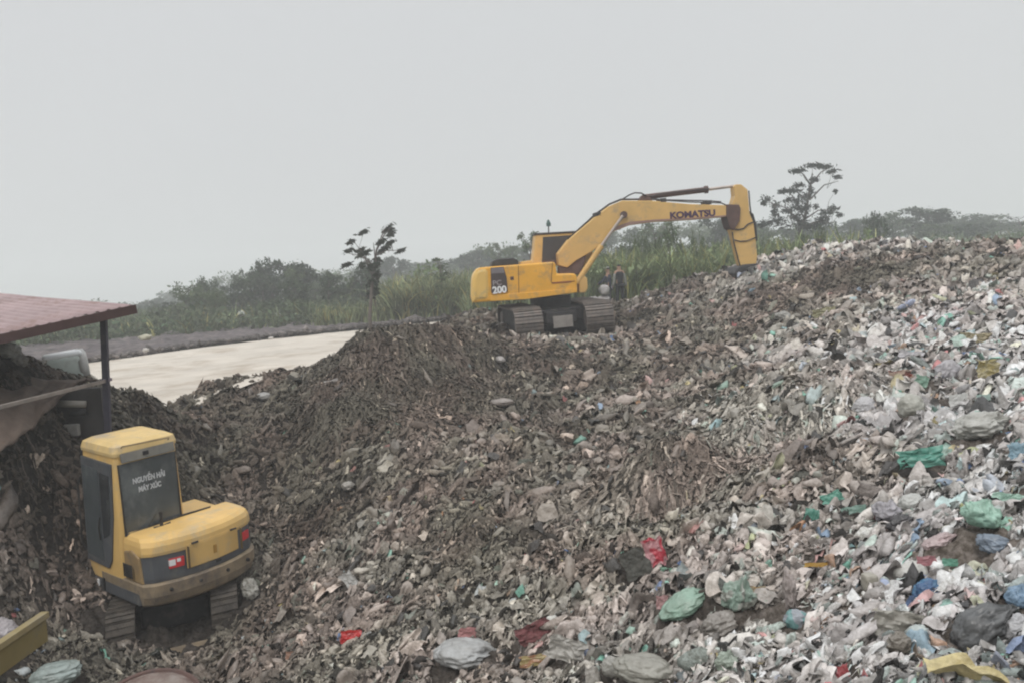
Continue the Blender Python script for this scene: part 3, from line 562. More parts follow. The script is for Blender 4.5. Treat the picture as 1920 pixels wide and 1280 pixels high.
def Q(lst, yl): return [SP(a_, b_, yl) for a_, b_ in lst]
YR = -1.36
body = Q([(886, 560), (888, 520), (893, 507), (900, 502), (917, 500.5), (1039, 491), (1042, 496), (1044, 514), (1078, 513), (1082, 519), (1082.5, 548), (1075, 550), (985, 561), (886, 568)], YR)
MB().prism(body, YR, 1.30, 'y', .05).build('house_body', YEL, ex)
cw = Q([(884.5, 562), (885.5, 522), (891, 508), (899, 502.5), (918, 501), (920, 552), (917, 564), (886, 567)], YR - .03)
MB().prism([(a_ - .01, b_) for a_, b_ in cw], YR - .03, 1.34, 'y', .12).build('counterweight', mat('paler_yellow_paint', (.68, .44, .12), .5, var=.05, scale=2, dirt=(.38, .30, .16), dirt_amt=.3), ex)
skirt = Q([(920, 554), (1082, 541.5), (1082, 548.5), (985, 561.5), (919, 565)], YR - .025); MB().prism(skirt, YR - .025, YR + .05, 'y', .012).build('side_skirt', YEL, ex)
dec = Q([(920, 502.5), (944, 500.5), (950, 520), (952, 547), (921.5, 550)], YR - .045); dp = MB().prism(dec, YR - .045, YR + .02, 'y').build('model_panel', mat('brown_black_panel', (.05, .035, .035), .5, var=.2), ex)
dg_ = Q([(921, 503), (943.5, 501), (946, 512), (921.3, 513.5)], YR - .05); MB().prism(dg_, YR - .05, YR - .04, 'y').build('grille', mat('grey_grille', (.17, .15, .16), .6), dp)
cx, cz = SP(936.5, 544, YR); text('model_number', '200', .27, WHITE, dp, (cx, YR - .051, cz), (math.pi/2, math.radians(-1), 0), .004, 1.0, .010)
cx, cz = SP(932, 531, YR); text('model_letters', 'PC', .20, mat('grey_lettering', (.30, .27, .28), .6), dp, (cx, YR - .051, cz), (math.pi/2, 0, 0), .004, 1.1, .004)
for nm, a_, b_, a2, b2 in (('hood_seam', 972, 498, 973, 556), ('hood_seam', 1036, 492, 1033.5, 530), ('hood_seam', 1034, 531, 1078, 527)):
    p0, p1 = SP(a_, b_, YR), SP(a2, b2, YR); mb = MB().tube([(p0[0], YR - .004, p0[1]), (p1[0], YR - .004, p1[1])], .013, 4); mb.build(nm, mat('seam', (.22, .10, .02), .7), ex)
c0 = SP(960, 522, YR); MB().box(c0[0]-.05, c0[0]+.05, YR-.012, YR+.01, c0[1]-.05, c0[1]+.05, .005).build('door_latch', BROWN, ex)
vent = Q([(1035, 529.5), (1072, 526.5), (1072, 529.5), (1036, 532.5)], YR - .01); MB().prism(vent, YR - .012, YR + .02, 'y').build('side_vent', mat('rust_red', (.28, .09, .03), .7), ex)
hood = Q([(920, 500), (922, 491), (930, 486), (960, 484), (969, 488), (972, 497)], -.6); MB().prism(hood, -1.0, .7, 'y', .03).build('engine_cowl', DARK, ex)
xr = Q([(976, 497), (976, 491), (998, 488), (998, 495)], -.9); MB().prism(xr, -1.0, .2, 'y', .02).build('tank_cover', YEL2, ex)
# cab on the far side
CY = .38
cab = Q([(998, 497), (1001.5, 470), (1004, 440.5), (1084, 435.5), (1112, 470), (1108, 500)], CY); cb = MB().prism(cab, CY, 1.36, 'y', .04).build('cab', YEL2, ex)
rf = Q([(1002.5, 441), (1003, 437.5), (1086, 433), (1088, 436.5)], CY); MB().prism([(a_, b_) for a_, b_ in rf], CY - .03, 1.40, 'y', .01).build('roof', DARK, cb)
win = Q([(1018, 445), (1080, 440.5), (1100, 470), (1090, 494), (1016, 494)], CY - .01); MB().prism(win, CY - .012, CY + .02, 'y').build('window', glass_mat('cab_glass', (.022, .018, .02), .4), cb)
MB().prism(Q([(1017, 489), (1046, 486.5), (1045, 495), (1015, 496)], CY-.02), CY - .02, CY + .01, 'y').build('sill', BROWN, cb)
p0 = SP(1028.5, 437, .9); p1 = SP(1028.5, 421, .9); mb = MB().tube([(p0[0], .9, p0[1]), (p1[0], .9, p1[1])], .02, 6); bc = mb.build('beacon', DARK, cb)
MB().tube([(p1[0], .9, p1[1] - .06), (p1[0], .9, p1[1] + .02), (p1[0], .9, p1[1] + .14)], [.07, .075, .03], 10).build('beacon_lamp', mat('beacon_green', (.05, .10, .09), .4), bc)
# boom
BY0, BY1 = -.30, .30
boom = Q([(1046, 476), (1066, 450), (1114, 409), (1143, 386.5), (1166, 376.5), (1221, 376.5), (1292, 383), (1357, 385), (1370, 389), (1371, 402), (1362, 406.5), (1308, 411), (1227, 416), (1183, 422), (1152, 434), (1127, 460), (1108, 473), (1080, 489), (1064, 502), (1048, 498)], BY0)
bo = MB().prism(boom, BY0, BY1, 'y', .02).build('boom', YEL2, ex)
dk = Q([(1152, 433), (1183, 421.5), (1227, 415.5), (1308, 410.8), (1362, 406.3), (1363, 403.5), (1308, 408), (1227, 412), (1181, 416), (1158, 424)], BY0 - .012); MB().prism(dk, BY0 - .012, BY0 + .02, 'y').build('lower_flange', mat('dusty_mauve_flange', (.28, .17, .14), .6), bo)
cx, cz = SP(1298.5, 402.5, BY0); cx2, cz2 = SP(1330, 400.5, BY0)
t_ = text('maker_lettering', 'KOMATSU', .262, NAVY, bo, (cx, BY0 - .012, cz), (math.pi/2, -math.atan2(cz2 - cz, cx2 - cx), 0), .005, 1.14, .012)
c0 = SP(1169, 403, BY0); MB().tube([(c0[0], BY0 - .10, c0[1]), (c0[0], BY1 + .10, c0[1])], .105, 12).build('boom_pin', BROWN, bo)
for yy in (-.44, .44):
    a0 = SP(1081, 531, yy); a1 = SP(1128, 461, yy); a2 = SP(1168, 405, yy); pr = lambda p_: (p_[0], yy, p_[1])
    cyl = MB().tube([pr(a0), pr(a1)], .085, 10).build('boom_cylinder', YEL2, ex); MB().tube([pr(a1), pr(a2)], .05, 8).build('piston_rod', CHROME, cyl)
br = Q([(1048, 520), (1046, 500), (1062, 492), (1098, 474), (1096, 486), (1087, 514)], 0); MB().prism(br, -.25, .25, 'y', .02).build('boom_foot_bracket', BROWN, ex)
fr = Q([(1082, 549), (1082, 520), (1090, 516), (1097, 522), (1098, 540), (1094, 548)], 0); MB().prism(fr, -.5, .5, 'y', .03).build('front_frame', YEL2, ex)
# arm cylinder along the top of the boom
a0 = SP(1205, 370.5, 0); a1 = SP(1324, 356, 0); a2 = SP(1379, 349, 0)
cyl = MB().tube([(a0[0], 0, a0[1]), (a1[0], 0, a1[1])], .085, 10).build('arm_cylinder', BROWN, ex); MB().tube([(a1[0], 0, a1[1]), (a2[0], 0, a2[1])], .045, 8).build('piston_rod', CHROME, cyl)
MB().tube([(a1[0]-.05, 0, a1[1]), (a1[0]+.05, 0, a1[1])], .115, 10).build('cylinder_gland', BROWN, cyl)
MB().prism(Q([(1196, 377), (1202, 367.5), (1213, 367), (1222, 377)], 0), -.14, .14, 'y', .01).build('cylinder_bracket', BROWN, bo)
def hose(pts_, yl, r=.022): MB().tube([(SP(a_, b_, yl)[0], yl, SP(a_, b_, yl)[1]) for a_, b_ in pts_], r, 6).build('hose', DARK, ex, True)
hose([(1064, 449), (1112, 406), (1142, 384), (1167, 374), (1180, 366), (1190, 362), (1202, 362.5), (1212, 368)], -.16)
hose([(1084, 433), (1114, 404), (1143, 383), (1164, 374.5), (1200, 374)], .05, .03); hose([(1222, 374.5), (1290, 379), (1352, 381), (1366, 387)], -.2, .02); hose([(1222, 373), (1240, 375), (1330, 377), (1352, 379)], -.05, .02)
hose([(1330, 354), (1300, 357), (1240, 363), (1225, 368), (1212, 369)], -.12, .016)
for a_, b_ in ((1240, 379), (1324, 383), (1119, 405)): c0 = SP(a_, b_, 0); MB().box(c0[0]-.09, c0[0]+.09, -.3, .3, c0[1]-.03, c0[1]+.09, .01).build('hose_clamp', DARK, bo)
# arm
AY0, AY1 = -.21, .21
arm = Q([(1376.5, 350), (1380, 346), (1390, 346), (1402, 356), (1404.5, 385), (1406, 401), (1413, 418), (1417, 450), (1420, 481), (1418, 495), (1389, 501), (1376, 449), (1370, 428), (1373, 385), (1378, 368)], AY0)
ar = MB().prism(arm, AY0, AY1, 'y', .018).build('arm', YEL2, ex)
kn_ = Q([(1362, 383.5), (1386, 384), (1389, 392), (1387, 415), (1376, 432), (1369, 428), (1362, 405)], AY0 - .12); MB().prism(kn_, AY0 - .13, AY1 + .13, 'y', .02).build('boom_end_bracket', BROWN, bo)
bx = Q([(1404, 396), (1411, 402), (1416, 420), (1419, 452), (1412, 452), (1408, 420)], 0); MB().prism(bx, -.10, .10, 'y', .015).build('bucket_cylinder', DARK, ar)
hose([(1376, 430), (1384, 431), (1394, 429), (1402, 421), (1412, 417)], AY0 - .02, .022); hose([(1377, 450), (1388, 453), (1400, 452), (1416, 446)], AY0 - .02, .018)
hose([(1404, 358), (1406, 385), (1408, 400)], 0, .022); hose([(1373, 435), (1376, 455), (1385, 490), (1390, 505)], AY0 - .02, .02)
bk = Q([(1390, 496), (1417, 494), (1424, 506), (1420, 530), (1400, 545), (1376, 535), (1367, 512), (1374, 502)], 0); MB().prism(bk, -.55, .55, 'y', .04).build('bucket', DARK, ex)
# undercarriage
def track(name, L_, W_, Hh, m, parent, mtx, pads=46, padh=.045):
    r = Hh / 2; s_ = L_ / 2 - r
    def pt(u):
        per = 4 * s_ + 2 * math.pi * r; u = (u % 1) * per
        if u < 2 * s_: return (-s_ + u, r, 0)
        u -= 2 * s_
        if u < math.pi * r: a_ = u / r; return (s_ + r * math.sin(a_), r * math.cos(a_), a_)
        u -= math.pi * r
        if u < 2 * s_: return (s_ - u, -r, math.pi)
        u -= 2 * s_; a_ = u / r; return (-s_ - r * math.sin(a_), -r * math.cos(a_), math.pi + a_)
    mb = MB()
    for k in range(pads):
        x_, z_, an = pt(k / pads); mm = mtx @ Matrix.Translation((x_, 0, z_ + r)) @ Matrix.Rotation(an, 4, 'Y'); pl = (4 * s_ + 2 * math.pi * r) / pads * .47
        mb.box(-pl, pl, -W_ / 2, W_ / 2, -padh, 0, 0, mm); mb.box(-pl * .9, -pl * .5, -W_ / 2, W_ / 2, 0, padh * .7, 0, mm); mb.box(pl * .2, pl * .5, -W_ / 2, W_ / 2, 0, padh * .5, 0, mm)
    o = mb.build(name, m, parent)
    core = MB(); ring = [(pt(k / 40)[0] * .93, pt(k / 40)[1] * .80 + r) for k in range(40)]; core.prism([(a_, b_) for a_, b_ in ring][::-1], -W_ * .36, W_ * .36, 'y'); bmesh.ops.transform(core.bm, matrix=mtx, verts=core.bm.verts); core.build('track_frame', DARK, o)
    for sx in (-1, 1):
        wv = MB().tube([(sx * s_, -W_ * .42, r), (sx * s_, -W_*.40, r), (sx * s_, W_ * .40, r), (sx * s_, W_ * .42, r)], [r * .5, r * .62, r * .62, r * .5], 18); bmesh.ops.transform(wv.bm, matrix=mtx, verts=wv.bm.verts); wv.build('sprocket' if sx < 0 else 'idler', STEEL, o)
    return o
TR = Matrix.Translation((.0, 0, 0)) @ Matrix.Rotation(XYAW - math.radians(-8), 4, 'Z')
for sy in (-1.03, 1.03):
    track('track', 4.0, .80, .93, STEEL, ex, TR @ Matrix.Translation((0, sy, 0)))
mb = MB().box(-1.1, 1.1, -.8, .8, .42, .82, .05, TR).box(-1.5, -1.1, -.45, .45, .40, .75, .03, TR); mb.build('undercarriage', DARK, ex)
MB().tube([(0, 0, .8), (0, 0, 1.14)], [.62, .62], 24).build('slew_ring', DARK, ex)
MB().box(-1.55, -1.50, -.32, .26, .28, .62, .01, TR).build('undercarriage_cover', mat('dusty_cover', (.24, .22, .20), .8), ex)
KEEP.append((base[0], base[1], 1.4))

# ------------------------------------------------------------------ small excavator in the pit
se = empty('mini_excavator', (-5.05, 12.5, -.31)); SR = Matrix.Rotation(math.radians(143), 4, 'Z') @ Matrix.Rotation(math.radians(-3.5), 4, 'Y') @ Matrix.Rotation(math.radians(-1.5), 4, 'X')
se.matrix_world = Matrix.Translation((-5.05, 12.5, -.31)) @ SR @ Matrix.Diagonal((.74, .95, 1.17, 1))
tag(se, 'small yellow excavator seen from behind in the pit at the lower left', 'excavator')
KEEP.append((-5.0, 12.3, .95)); KEEP.append((-4.6, 11.5, .35)); KEEP.append((-5.6, 11.5, .35))
def tail(y0, y1, r=1.22, n=18, x1=-.28, cy=1.0, ins=0.):
    "plan outline of the rounded tail between y0 and y1, corners rounded"
    pts_ = []
    for k in range(n + 1):
        y_ = y0 + (y1 - y0) * k / n; e_ = max(0, abs(y_) - .80) / .12
        pts_.append((-math.sqrt(max(.01, (r - ins)**2 - (y_ * cy)**2 * .75)) + (.07 * min(1, e_)**2), y_))
    return pts_ + [(x1, y1), (x1, y0)]
def tail_part(name, m, y0, y1, zs, parent, x1=-.28):
    "zs: list of (z, inset)"
    return MB().loft([[(a_, b_ * (1 - i_ * .5), z_) for a_, b_ in tail(y0, y1, ins=i_, x1=x1)] for z_, i_ in zs]).build(name, m, parent, False)
tail_part('counterweight', MUDDY, -.92, .92, [(.66, .10), (.70, .03), (.80, -.015), (.93, -.02), (.95, .02)], se, .5)
tail_part('rear_cover', GREY, -.90, .90, [(.955, .035), (1.0, .03), (1.26, .04), (1.30, .05)], se)
hd = tail_part('engine_hood', YEL3, -.905, .905, [(1.265, .028), (1.30, .022), (1.37, .035), (1.42, .07), (1.455, .14), (1.47, .24)], se)
tail_part('hood_flap', YEL3, -.52, .36, [(1.04, .016), (1.05, .012), (1.29, .015), (1.32, .020)], se, -.9)
MB().box(-1.225, -1.20, -.16, -.08, 1.00, 1.03, .005).build('flap_latch', DARK, se)
MB().box(-1.222, -1.212, -.10, -.05, 1.12, 1.22, .002).build('keyhole_stain', mat('ochre_stain', (.36, .20, .04), .7), se)
def rear_x(y_): return tail(y_, y_ + .001, n=1, ins=.03)[0][0]
def rear_panel(name, y0, y1, z0, z1, m, off=.016):
    ring = lambda o_: [(rear_x(y0) - o_, y0), (rear_x((y0+y1)/2) - o_, (y0+y1)/2), (rear_x(y1) - o_, y1)]
    pl = ring(off) + ring(-.02)[::-1]; return MB().prism(pl, z0, z1, 'z').build(name, m, se)
d1 = rear_panel('red_decal',   .40, .60, 1.09, 1.20, RED); rear_panel('red_decal', -.78, -.62, 1.10, 1.20, RED)
rear_panel('white_decal_mark', .52, .60, 1.12, 1.19, WHITE, .020); rear_panel('white_decal_mark', .45, .50, 1.15, 1.19, WHITE, .020)
# upper frame and side skirts
MB().prism([(-.75, .93), (.85, .93), (1.0, .6), (1.0, -.7), (.8, -.93), (-.75, -.93)], .68, .84, 'z', .02).build('revolving_frame', GREY, se)
MB().box(-.3, 1.0, -.93, -.05, .85, 1.35, .05).build('right_side_cover', YEL3, se)
MB().box(.58, .82, .935, .955, .66, .82, .005).build('step_plate', WHITE, se)
MB().box(.40, .46, .928, .955, .66, .86, .005).build('step_bracket', DARK, se)
MB().prism([(-.85, .95), (-.30, .95), (-.30, 1.28), (-.55, 1.32), (-.78, 1.25)], .86, .915, 'y', .02).build('side_cover', mat('brown_side_panel', (.30, .20, .09), .6, dirt=(.12, .10, .08), dirt_amt=.4), se)  # side cover in a darker brown than the yellow panels
# cab
cb = MB(); CX0, CX1, CY0, CY1 = -.28, .98, -.10, .925
def ring4(z_, ix, iy, r_=.09):
    pts_ = []; xa, xb, ya, yb = CX0 + ix, CX1 - ix * 1.2, CY0 + iy, CY1 - iy
    for (cx_, cy_, a0_) in ((xb - r_, yb - r_, 0), (xa + r_, yb - r_, 90), (xa + r_, ya + r_, 180), (xb - r_, ya + r_, 270)):
        for k in range(5): a_ = math.radians(a0_ + k * 22.5); pts_.append((cx_ + r_ * math.cos(a_), cy_ + r_ * math.sin(a_), z_))
    return pts_
cb.loft([ring4(.85, 0, 0), ring4(1.5, .0, .0), ring4(2.36, .045, .03)]); cabo = cb.build('cab', YEL3, se)
MB().loft([ring4(2.362, .03, .015), ring4(2.40, .025, .010), ring4(2.47, .05, .035), ring4(2.505, .14, .11), ring4(2.512, .3, .25)]).build('roof', YROOF, cabo)
MB().prism([(CX0 - .035, 2.29), (CX0 - .01, 2.29), (CX0 + .03, 2.38), (CX0 + .0, 2.40)], CY0 + .10, CY1 - .10, 'y', .005).build('roof_visor', mat('grimy_visor', (.19, .18, .155), .7, var=.25, dirt=(.09, .09, .085), dirt_amt=.4), cabo)
def wall_x(z_): return CX0 + .045 * max(0, (z_ - 1.5) / .86)
rw = MB().prism([(wall_x(1.38) - .012, 1.38), (wall_x(2.27) - .012, 2.27), (wall_x(2.27) + .02, 2.27), (wall_x(1.38) + .02, 1.38)], CY0 + .085, CY1 - .085, 'y', .004).build('rear_window', GLASS2, cabo)
MB().prism([(wall_x(1.38) - .03, 1.38), (wall_x(2.27) - .008, 2.27), (wall_x(2.27) + .02, 2.27), (wall_x(1.38) + .02, 1.38)], CY0 + .065, CY0 + .085, 'y').build('window_seal', DARK, rw)
MB().prism([(wall_x(1.38) - .03, 1.38), (wall_x(2.27) - .008, 2.27), (wall_x(2.27) + .02, 2.27), (wall_x(1.38) + .02, 1.38)], CY1 - .085, CY1 - .065, 'y').build('window_seal', DARK, rw)
tilt = math.atan(.045 / .86)
WT = mat('window_lettering', (.50, .52, .54), .7)
for tx, zz, sz in (('NGUYỄN HẢI', 2.04, .086), ('MÁY XÚC', 1.93, .083)):
    text('window_lettering', tx, sz, WT, rw, (wall_x(zz) - .016, .42, zz), (math.pi/2 - tilt, 0, -math.pi/2), .0015, .95, .004)
dw = MB().prism([(.90, 1.02), (.18, 1.00), (.06, 1.10), (-.02, 1.35), (-.10, 1.62), (-.14, 2.26), (.88, 2.28)], CY1 - .03, CY1 + .006, 'y', .004)
bmesh.ops.transform(dw.bm, matrix=Matrix.Rotation(.018, 4, 'X') @ Matrix.Translation((0, .040, 0)), verts=dw.bm.verts); door = dw.build('door', GREY, cabo)
def dp_(name, poly, m, dy):
    b_ = MB().prism(poly, CY1 + dy - .006, CY1 + dy, 'y'); bmesh.ops.transform(b_.bm, matrix=Matrix.Rotation(.018, 4, 'X') @ Matrix.Translation((0, .046, 0)), verts=b_.bm.verts); return b_.build(name, m, door)
dp_('door_window', [(.86, 1.10), (.30, 1.07), (.30, 2.16), (.84, 2.18)], GLASS2, .006)
dp_('rear_pane', [(.26, 1.35), (.03, 1.42), (-.04, 1.66), (-.07, 2.12), (.26, 2.14)], GLASS, .006)
MB().tube([(.32, CY1 + .05, 1.35), (.32, CY1 + .06, 1.5), (.32, CY1 + .03, 1.62)], .012, 6).build('door_handle', DARK, door)
mb = MB().tube([(-.46, .38, 1.45), (-.47, .38, 1.56), (-.45, .37, 1.63)], [.03, .022, .035], 8); mb.tube([(-.46, .50, 1.47), (-.46, .38, 1.455), (-.46, .24, 1.47)], .018, 6); mb.build('hood_hook', DARK, se)
MB().tube([(-.33, .88, 1.455), (-.34, .5, 1.48), (-.33, 0, 1.485), (-.33, -.5, 1.475)], .014, 6).build('hood_seal', DARK, se)
for yy in (-.52, .36): MB().box(-1.25, -1.19, yy - .004, yy + .004, 1.05, 1.31).build('flap_seam', mat('seam_brown', (.10, .07, .03), .8), se)  # dark brown joint strips at both sides of the flap
for yy in (-.40, .24): MB().tube([(-1.205, yy - .05, 1.325), (-1.205, yy + .05, 1.325)], .014, 6).build('hinge', DARK, se)
for k in range(5): MB().box(-.62 + k * .06, -.58 + k * .06, .948, .956, 1.00, 1.16).build('vent_slot', DARK, se)
MB().tube([(.92, CY1 + .02, 1.15), (.95, CY1 + .07, 1.25), (.93, CY1 + .06, 1.95), (.90, CY1 + .02, 2.05)], .014, 6).build('grab_rail', DARK, cabo)
MB().tube([(-.32, .10, 2.44), (-.36, .10, 2.47), (-.36, .82, 2.49), (-.32, .82, 2.47)], .010, 5).build('roof_gutter', mat('gutter', (.30, .22, .12), .7), cabo)
MB().box(-.335, -.30, .42, .50, 2.33, 2.375, .006).build('work_lamp', DARK, cabo)
MB().tube([(-.345, .62, 1.42), (-.36, .52, 1.50), (-.345, .40, 1.60)], .007, 5).build('wiper', DARK, cabo)
for (xx, yy) in ((-1.0, .62), (-1.09, .2), (-1.09, -.25), (-1.0, -.66)): MB().tube([(xx - .16, yy, .86), (xx - .05, yy, .86)], .022, 8).build('counterweight_bolt', DARK, se)
MB().box(.15, .55, .25, .75, .95, 1.25, .04).box(.10, .22, .25, .75, 1.2, 1.85, .04).build('seat', DARK, cabo)
# boom lowered in front of the machine, hidden behind it in this view
MB().prism([(.95, .95), (1.05, 1.25), (1.9, 1.75), (2.9, 1.55), (2.92, 1.38), (1.95, 1.5), (1.15, .95)], -.30, -.12, 'y', .01).build('boom', YEL3, se)
MB().prism([(2.8, 1.62), (2.98, 1.60), (3.12, .55), (2.98, .50)], -.29, -.13, 'y', .01).build('arm', YEL3, se)
MB().prism([(2.9, .6), (3.2, .55), (3.25, .15), (2.95, .0), (2.7, .12), (2.78, .4)], -.5, .08, 'y', .02).build('bucket', DARK, se)
TS = Matrix.Rotation(math.radians(-30), 4, 'Z') @ Matrix.Translation((.1, 0, 0))
for sy in (-.74, .74): track('track', 2.35, .40, .60, mat('muddy_track_steel', (.075, .065, .056), .8, .1, var=.35, scale=8, dirt=(.12, .10, .08), dirt_amt=.5, dirt_scale=5, bump=.4, bscale=30), se, TS @ Matrix.Translation((0, sy, 0)), 34, .035)
MB().box(-.75, .75, -.5, .5, .22, .52, .04, TS).build('undercarriage', DARK, se)
MB().tube([(0, 0, .5), (0, 0, .70)], [.42, .42], 20).build('slew_ring', DARK, se)
mb = MB().prism([(-1.42, .0), (-1.38, .0), (-1.36, .16), (-1.40, .17), (-1.46, .09)], -.95, .25, 'y', .01); bmesh.ops.transform(mb.bm, matrix=TS, verts=mb.bm.verts); mb.build('dozer_blade', MUDDY, se)

# ------------------------------------------------------------------ shed roof, post, bank behind it
C_ = P(251, 574, 13.0); N_ = P(0, 629, 11.84); F_ = P(0, 552, 19.0); dN = (N_ - C_); dF = (F_ - C_)
sh = empty('shed', tuple(P(203, 820, 13.4))); tag(sh, 'open shed with rusty red corrugated roof on a dark steel post', 'shed'); so = np.array(sh.location)
nu_, nv_ = 330, 14; U, V = np.meshgrid(np.linspace(0, 2.6, nu_), np.linspace(0, 1.9, nv_), indexing='ij')
PN = np.cross(dN, dF); PN = PN / np.linalg.norm(PN); PN = PN if PN[2] > 0 else -PN
Lm = np.linalg.norm(dN)
wv = .018 * np.sin(U * Lm * 2 * math.pi / .16) + .03 * noise(U * 2, V * 2, .5)
E_ = .05 * noise(U * 6, 0, 1.5) * (V < .01)
VV = C_ + U[..., None] * dN + (V + E_ * .1)[..., None] * dF + wv[..., None] * PN - so
RRED = mat('rusty_red_sheet', (.30, .22, .22), .7, .0, var=.18, scale=1.2, dirt=(.20, .125, .105), dirt_amt=.35, dirt_scale=1.0)
me1 = npmesh('roof', VV, grid_faces(nu_, nv_), 4, RRED, parent=sh)
sol = me1.modifiers.new('thickness', 'SOLIDIFY'); sol.thickness = .012
def beam(name, a_, b_, w_, h_, m, parent, org):
    a_ = np.array(a_) - org; b_ = np.array(b_) - org; L_ = np.linalg.norm(b_ - a_); x_ = (b_ - a_) / L_; y_ = np.cross([0, 0, 1], x_); y_ /= np.linalg.norm(y_); z_ = np.cross(x_, y_)
    mm = Matrix(((x_[0], y_[0], z_[0], a_[0]), (x_[1], y_[1], z_[1], a_[1]), (x_[2], y_[2], z_[2], a_[2]), (0, 0, 0, 1)))
    return MB().box(0, L_, -w_ / 2, w_ / 2, -h_ / 2, h_ / 2, .004, mm).build(name, m, parent)
PAINT = mat('dark_blue_steel', (.045, .042, .062), .55, var=.2, dirt=(.12, .10, .09), dirt_amt=.3)
dn = dN / Lm; df = dF / np.linalg.norm(dF); dz = np.array([0, 0, -1.])
beam('eave_beam', C_ - dn * .02 - df * .03 + dz * .045, C_ + dn * 5.6 - df * .03 + dz * .045, .05, .13, mat('rusty_eave', (.06, .03, .028), .7), sh, so)
beam('ridge_flashing', C_ + dF * 0 - dn * .01 + dz * .02, C_ + dF * 1.9 - dn * .01 + dz * .02, .05, .05, BROWN, sh, so)
for k in (.12, .9, 1.7, 2.5, 3.3, 4.2, 5.1): beam('rafter', C_ + dn * k + df * .1 + dz * .075, C_ + dn * k + df * 14 + dz * .075, .05, .08, PAINT, sh, so)
beam('purlin', C_ + df * .45 + dn * (-.0) + dz * .13, C_ + df * .45 + dn * 5.5 + dz * .13, .05, .07, PAINT, sh, so)
pt = C_ + df * .45 + dn * .55 + dz * .10; pt = P(194, 590, 13.25); pb = P(203, 825, 13.4); pb2 = pb + (pb - pt) * .55
beam('post', pb2, pt, .088, .088, PAINT, sh, so)
beam('post', pb2 + dn * 4.3, pt + dn * 4.3, .105, .105, PAINT, sh, so)
PALEST = mat('pale_weathered_rail', (.22, .19, .17), .8, var=.2)
beam('rail', P(204, 712, 13.4), P(-30, 770, 10.9), .05, .05, PALEST, sh, so); beam('rail_cap', P(190, 713, 13.3), P(207, 710, 13.4), .13, .045, mat('mauve_bracket', (.22, .18, .22), .6), sh, so)
# concrete wall under the shed with pipe and box
cw_ = empty('concrete_wall', tuple(P(150, 830, 13.8))); tag(cw_, 'dark grey concrete wall low behind the steel post', 'wall'); co = np.array(cw_.location)
beam('wall_panel', P(85, 812, 13.9), P(201, 806, 13.8), .12, 1.35, mat('damp_concrete', (.085, .08, .08), .9, var=.2, scale=3, dirt=(.045, .042, .04), dirt_amt=.5, dirt_scale=1.5), cw_, co)
mb = MB().tube([P(106, 756, 13.6) - co, P(160, 757, 13.6) - co], .055, 10); mb.build('pipe', mat('grey_pipe', (.30, .28, .25), .6), cw_, True)
mb = MB().tube([P(130, 775, 13.6) - co, P(160, 772, 13.6) - co], .06, 10); mb.build('pipe', DARK, cw_, True)
MB().box(-.17, .17, -.05, .05, -.09, .09, .02, Matrix.Translation(Vector(P(128, 806, 13.55) - co))).build('junction_box', mat('grey_box', (.25, .245, .23), .7, var=.2, dirt=(.14, .13, .12), dirt_amt=.4), cw_)
MB().box(-.05, .05, -.04, .04, -.11, .11, .01, Matrix.Translation(Vector(P(101, 808, 13.6) - co))).build('wall_bracket', mat('grey_bracket', (.14, .14, .14), .7), cw_)
# brown tarpaulin over the bank
TARP = mat('brown_tarpaulin', (.125, .092, .073), .85, var=.35, scale=3, dirt=(.07, .055, .045), dirt_amt=.5, bump=.9, bscale=9)
tl = [P(-90, 700, 12.6), P(60, 712, 13.8), P(190, 716, 14.3)]; bl = [P(-90, 900, 10.9), P(30, 830, 12.0), P(105, 752, 13.3)]
U, V = np.meshgrid(np.linspace(0, 1, 50), np.linspace(0, 1, 26), indexing='ij')
def q3(L_, u): u = u[..., None]; return L_[0] * (1-u)*(1-2*u) + 4*L_[1]*u*(1-u) + L_[2]*u*(2*u-1)
TT = q3(tl, U) * (1 - V[..., None]) + q3(bl, U) * V[..., None]; TT[..., 2] += .12 * np.sin(V * math.pi) + .16 * np.abs(noise(U * 5, V * 1.5, 2.)) + .09 * noise(U * 4, V * 7, 6.) + .03 * noise(U * 15, V * 15, 3.)
o = npmesh('tarpaulin', TT, grid_faces(50, 26), 4, TARP); o.modifiers.new('t', 'SOLIDIFY').thickness = .02; tag(o, 'brown tarpaulin sagging over the earth bank under the shed roof', 'tarpaulin')
# white tank lying beyond the bank
tk = empty('plastic_tank', tuple(P(136, 684, 16.4))); tag(tk, 'white plastic tank lying on its side beyond the shed', 'tank')
aw = mat('white_tank_plastic', (.74, .76, .77), .4, var=.05, dirt=(.45, .48, .46), dirt_amt=.25); ag = mat('pale_green_tank_side', (.40, .45, .42), .5, var=.1, dirt=(.25, .26, .24), dirt_amt=.4)
tm = Matrix.Rotation(math.radians(28), 4, 'Z') @ Matrix.Rotation(math.radians(-6), 4, 'Y')
mb = MB(); mb.box(-.50, .16, -.30, .30, -.28, .20, .09, tm); mb.build('tank_body', ag, tk, True)
mb = MB(); mb.box(-.47, .19, -.27, .27, .15, .27, .05, tm); mb.build('tank_lid', aw, tk, True)
mb = MB().tube([tm @ Vector((.10, 0, -.03)), tm @ Vector((.22, 0, -.03)), tm @ Vector((.26, 0, -.03))], [.31, .30, .22], 20); mb.build('tank_end', mat('tank_end_grey', (.46, .46, .45), .5, var=.15, dirt=(.25, .24, .22), dirt_amt=.5), tk, True)
B('woven_sack', 'pale sack on the bank at the left edge, upper one', 'sack', 12, 660, 60, 34, (.56, .58, .58), -14, kn=False, amp=.2)
B('woven_sack', 'pale sack on the bank at the left edge, lower one', 'sack', 38, 682, 36, 26, (.45, .44, .42), 10, kn=False, amp=.3)
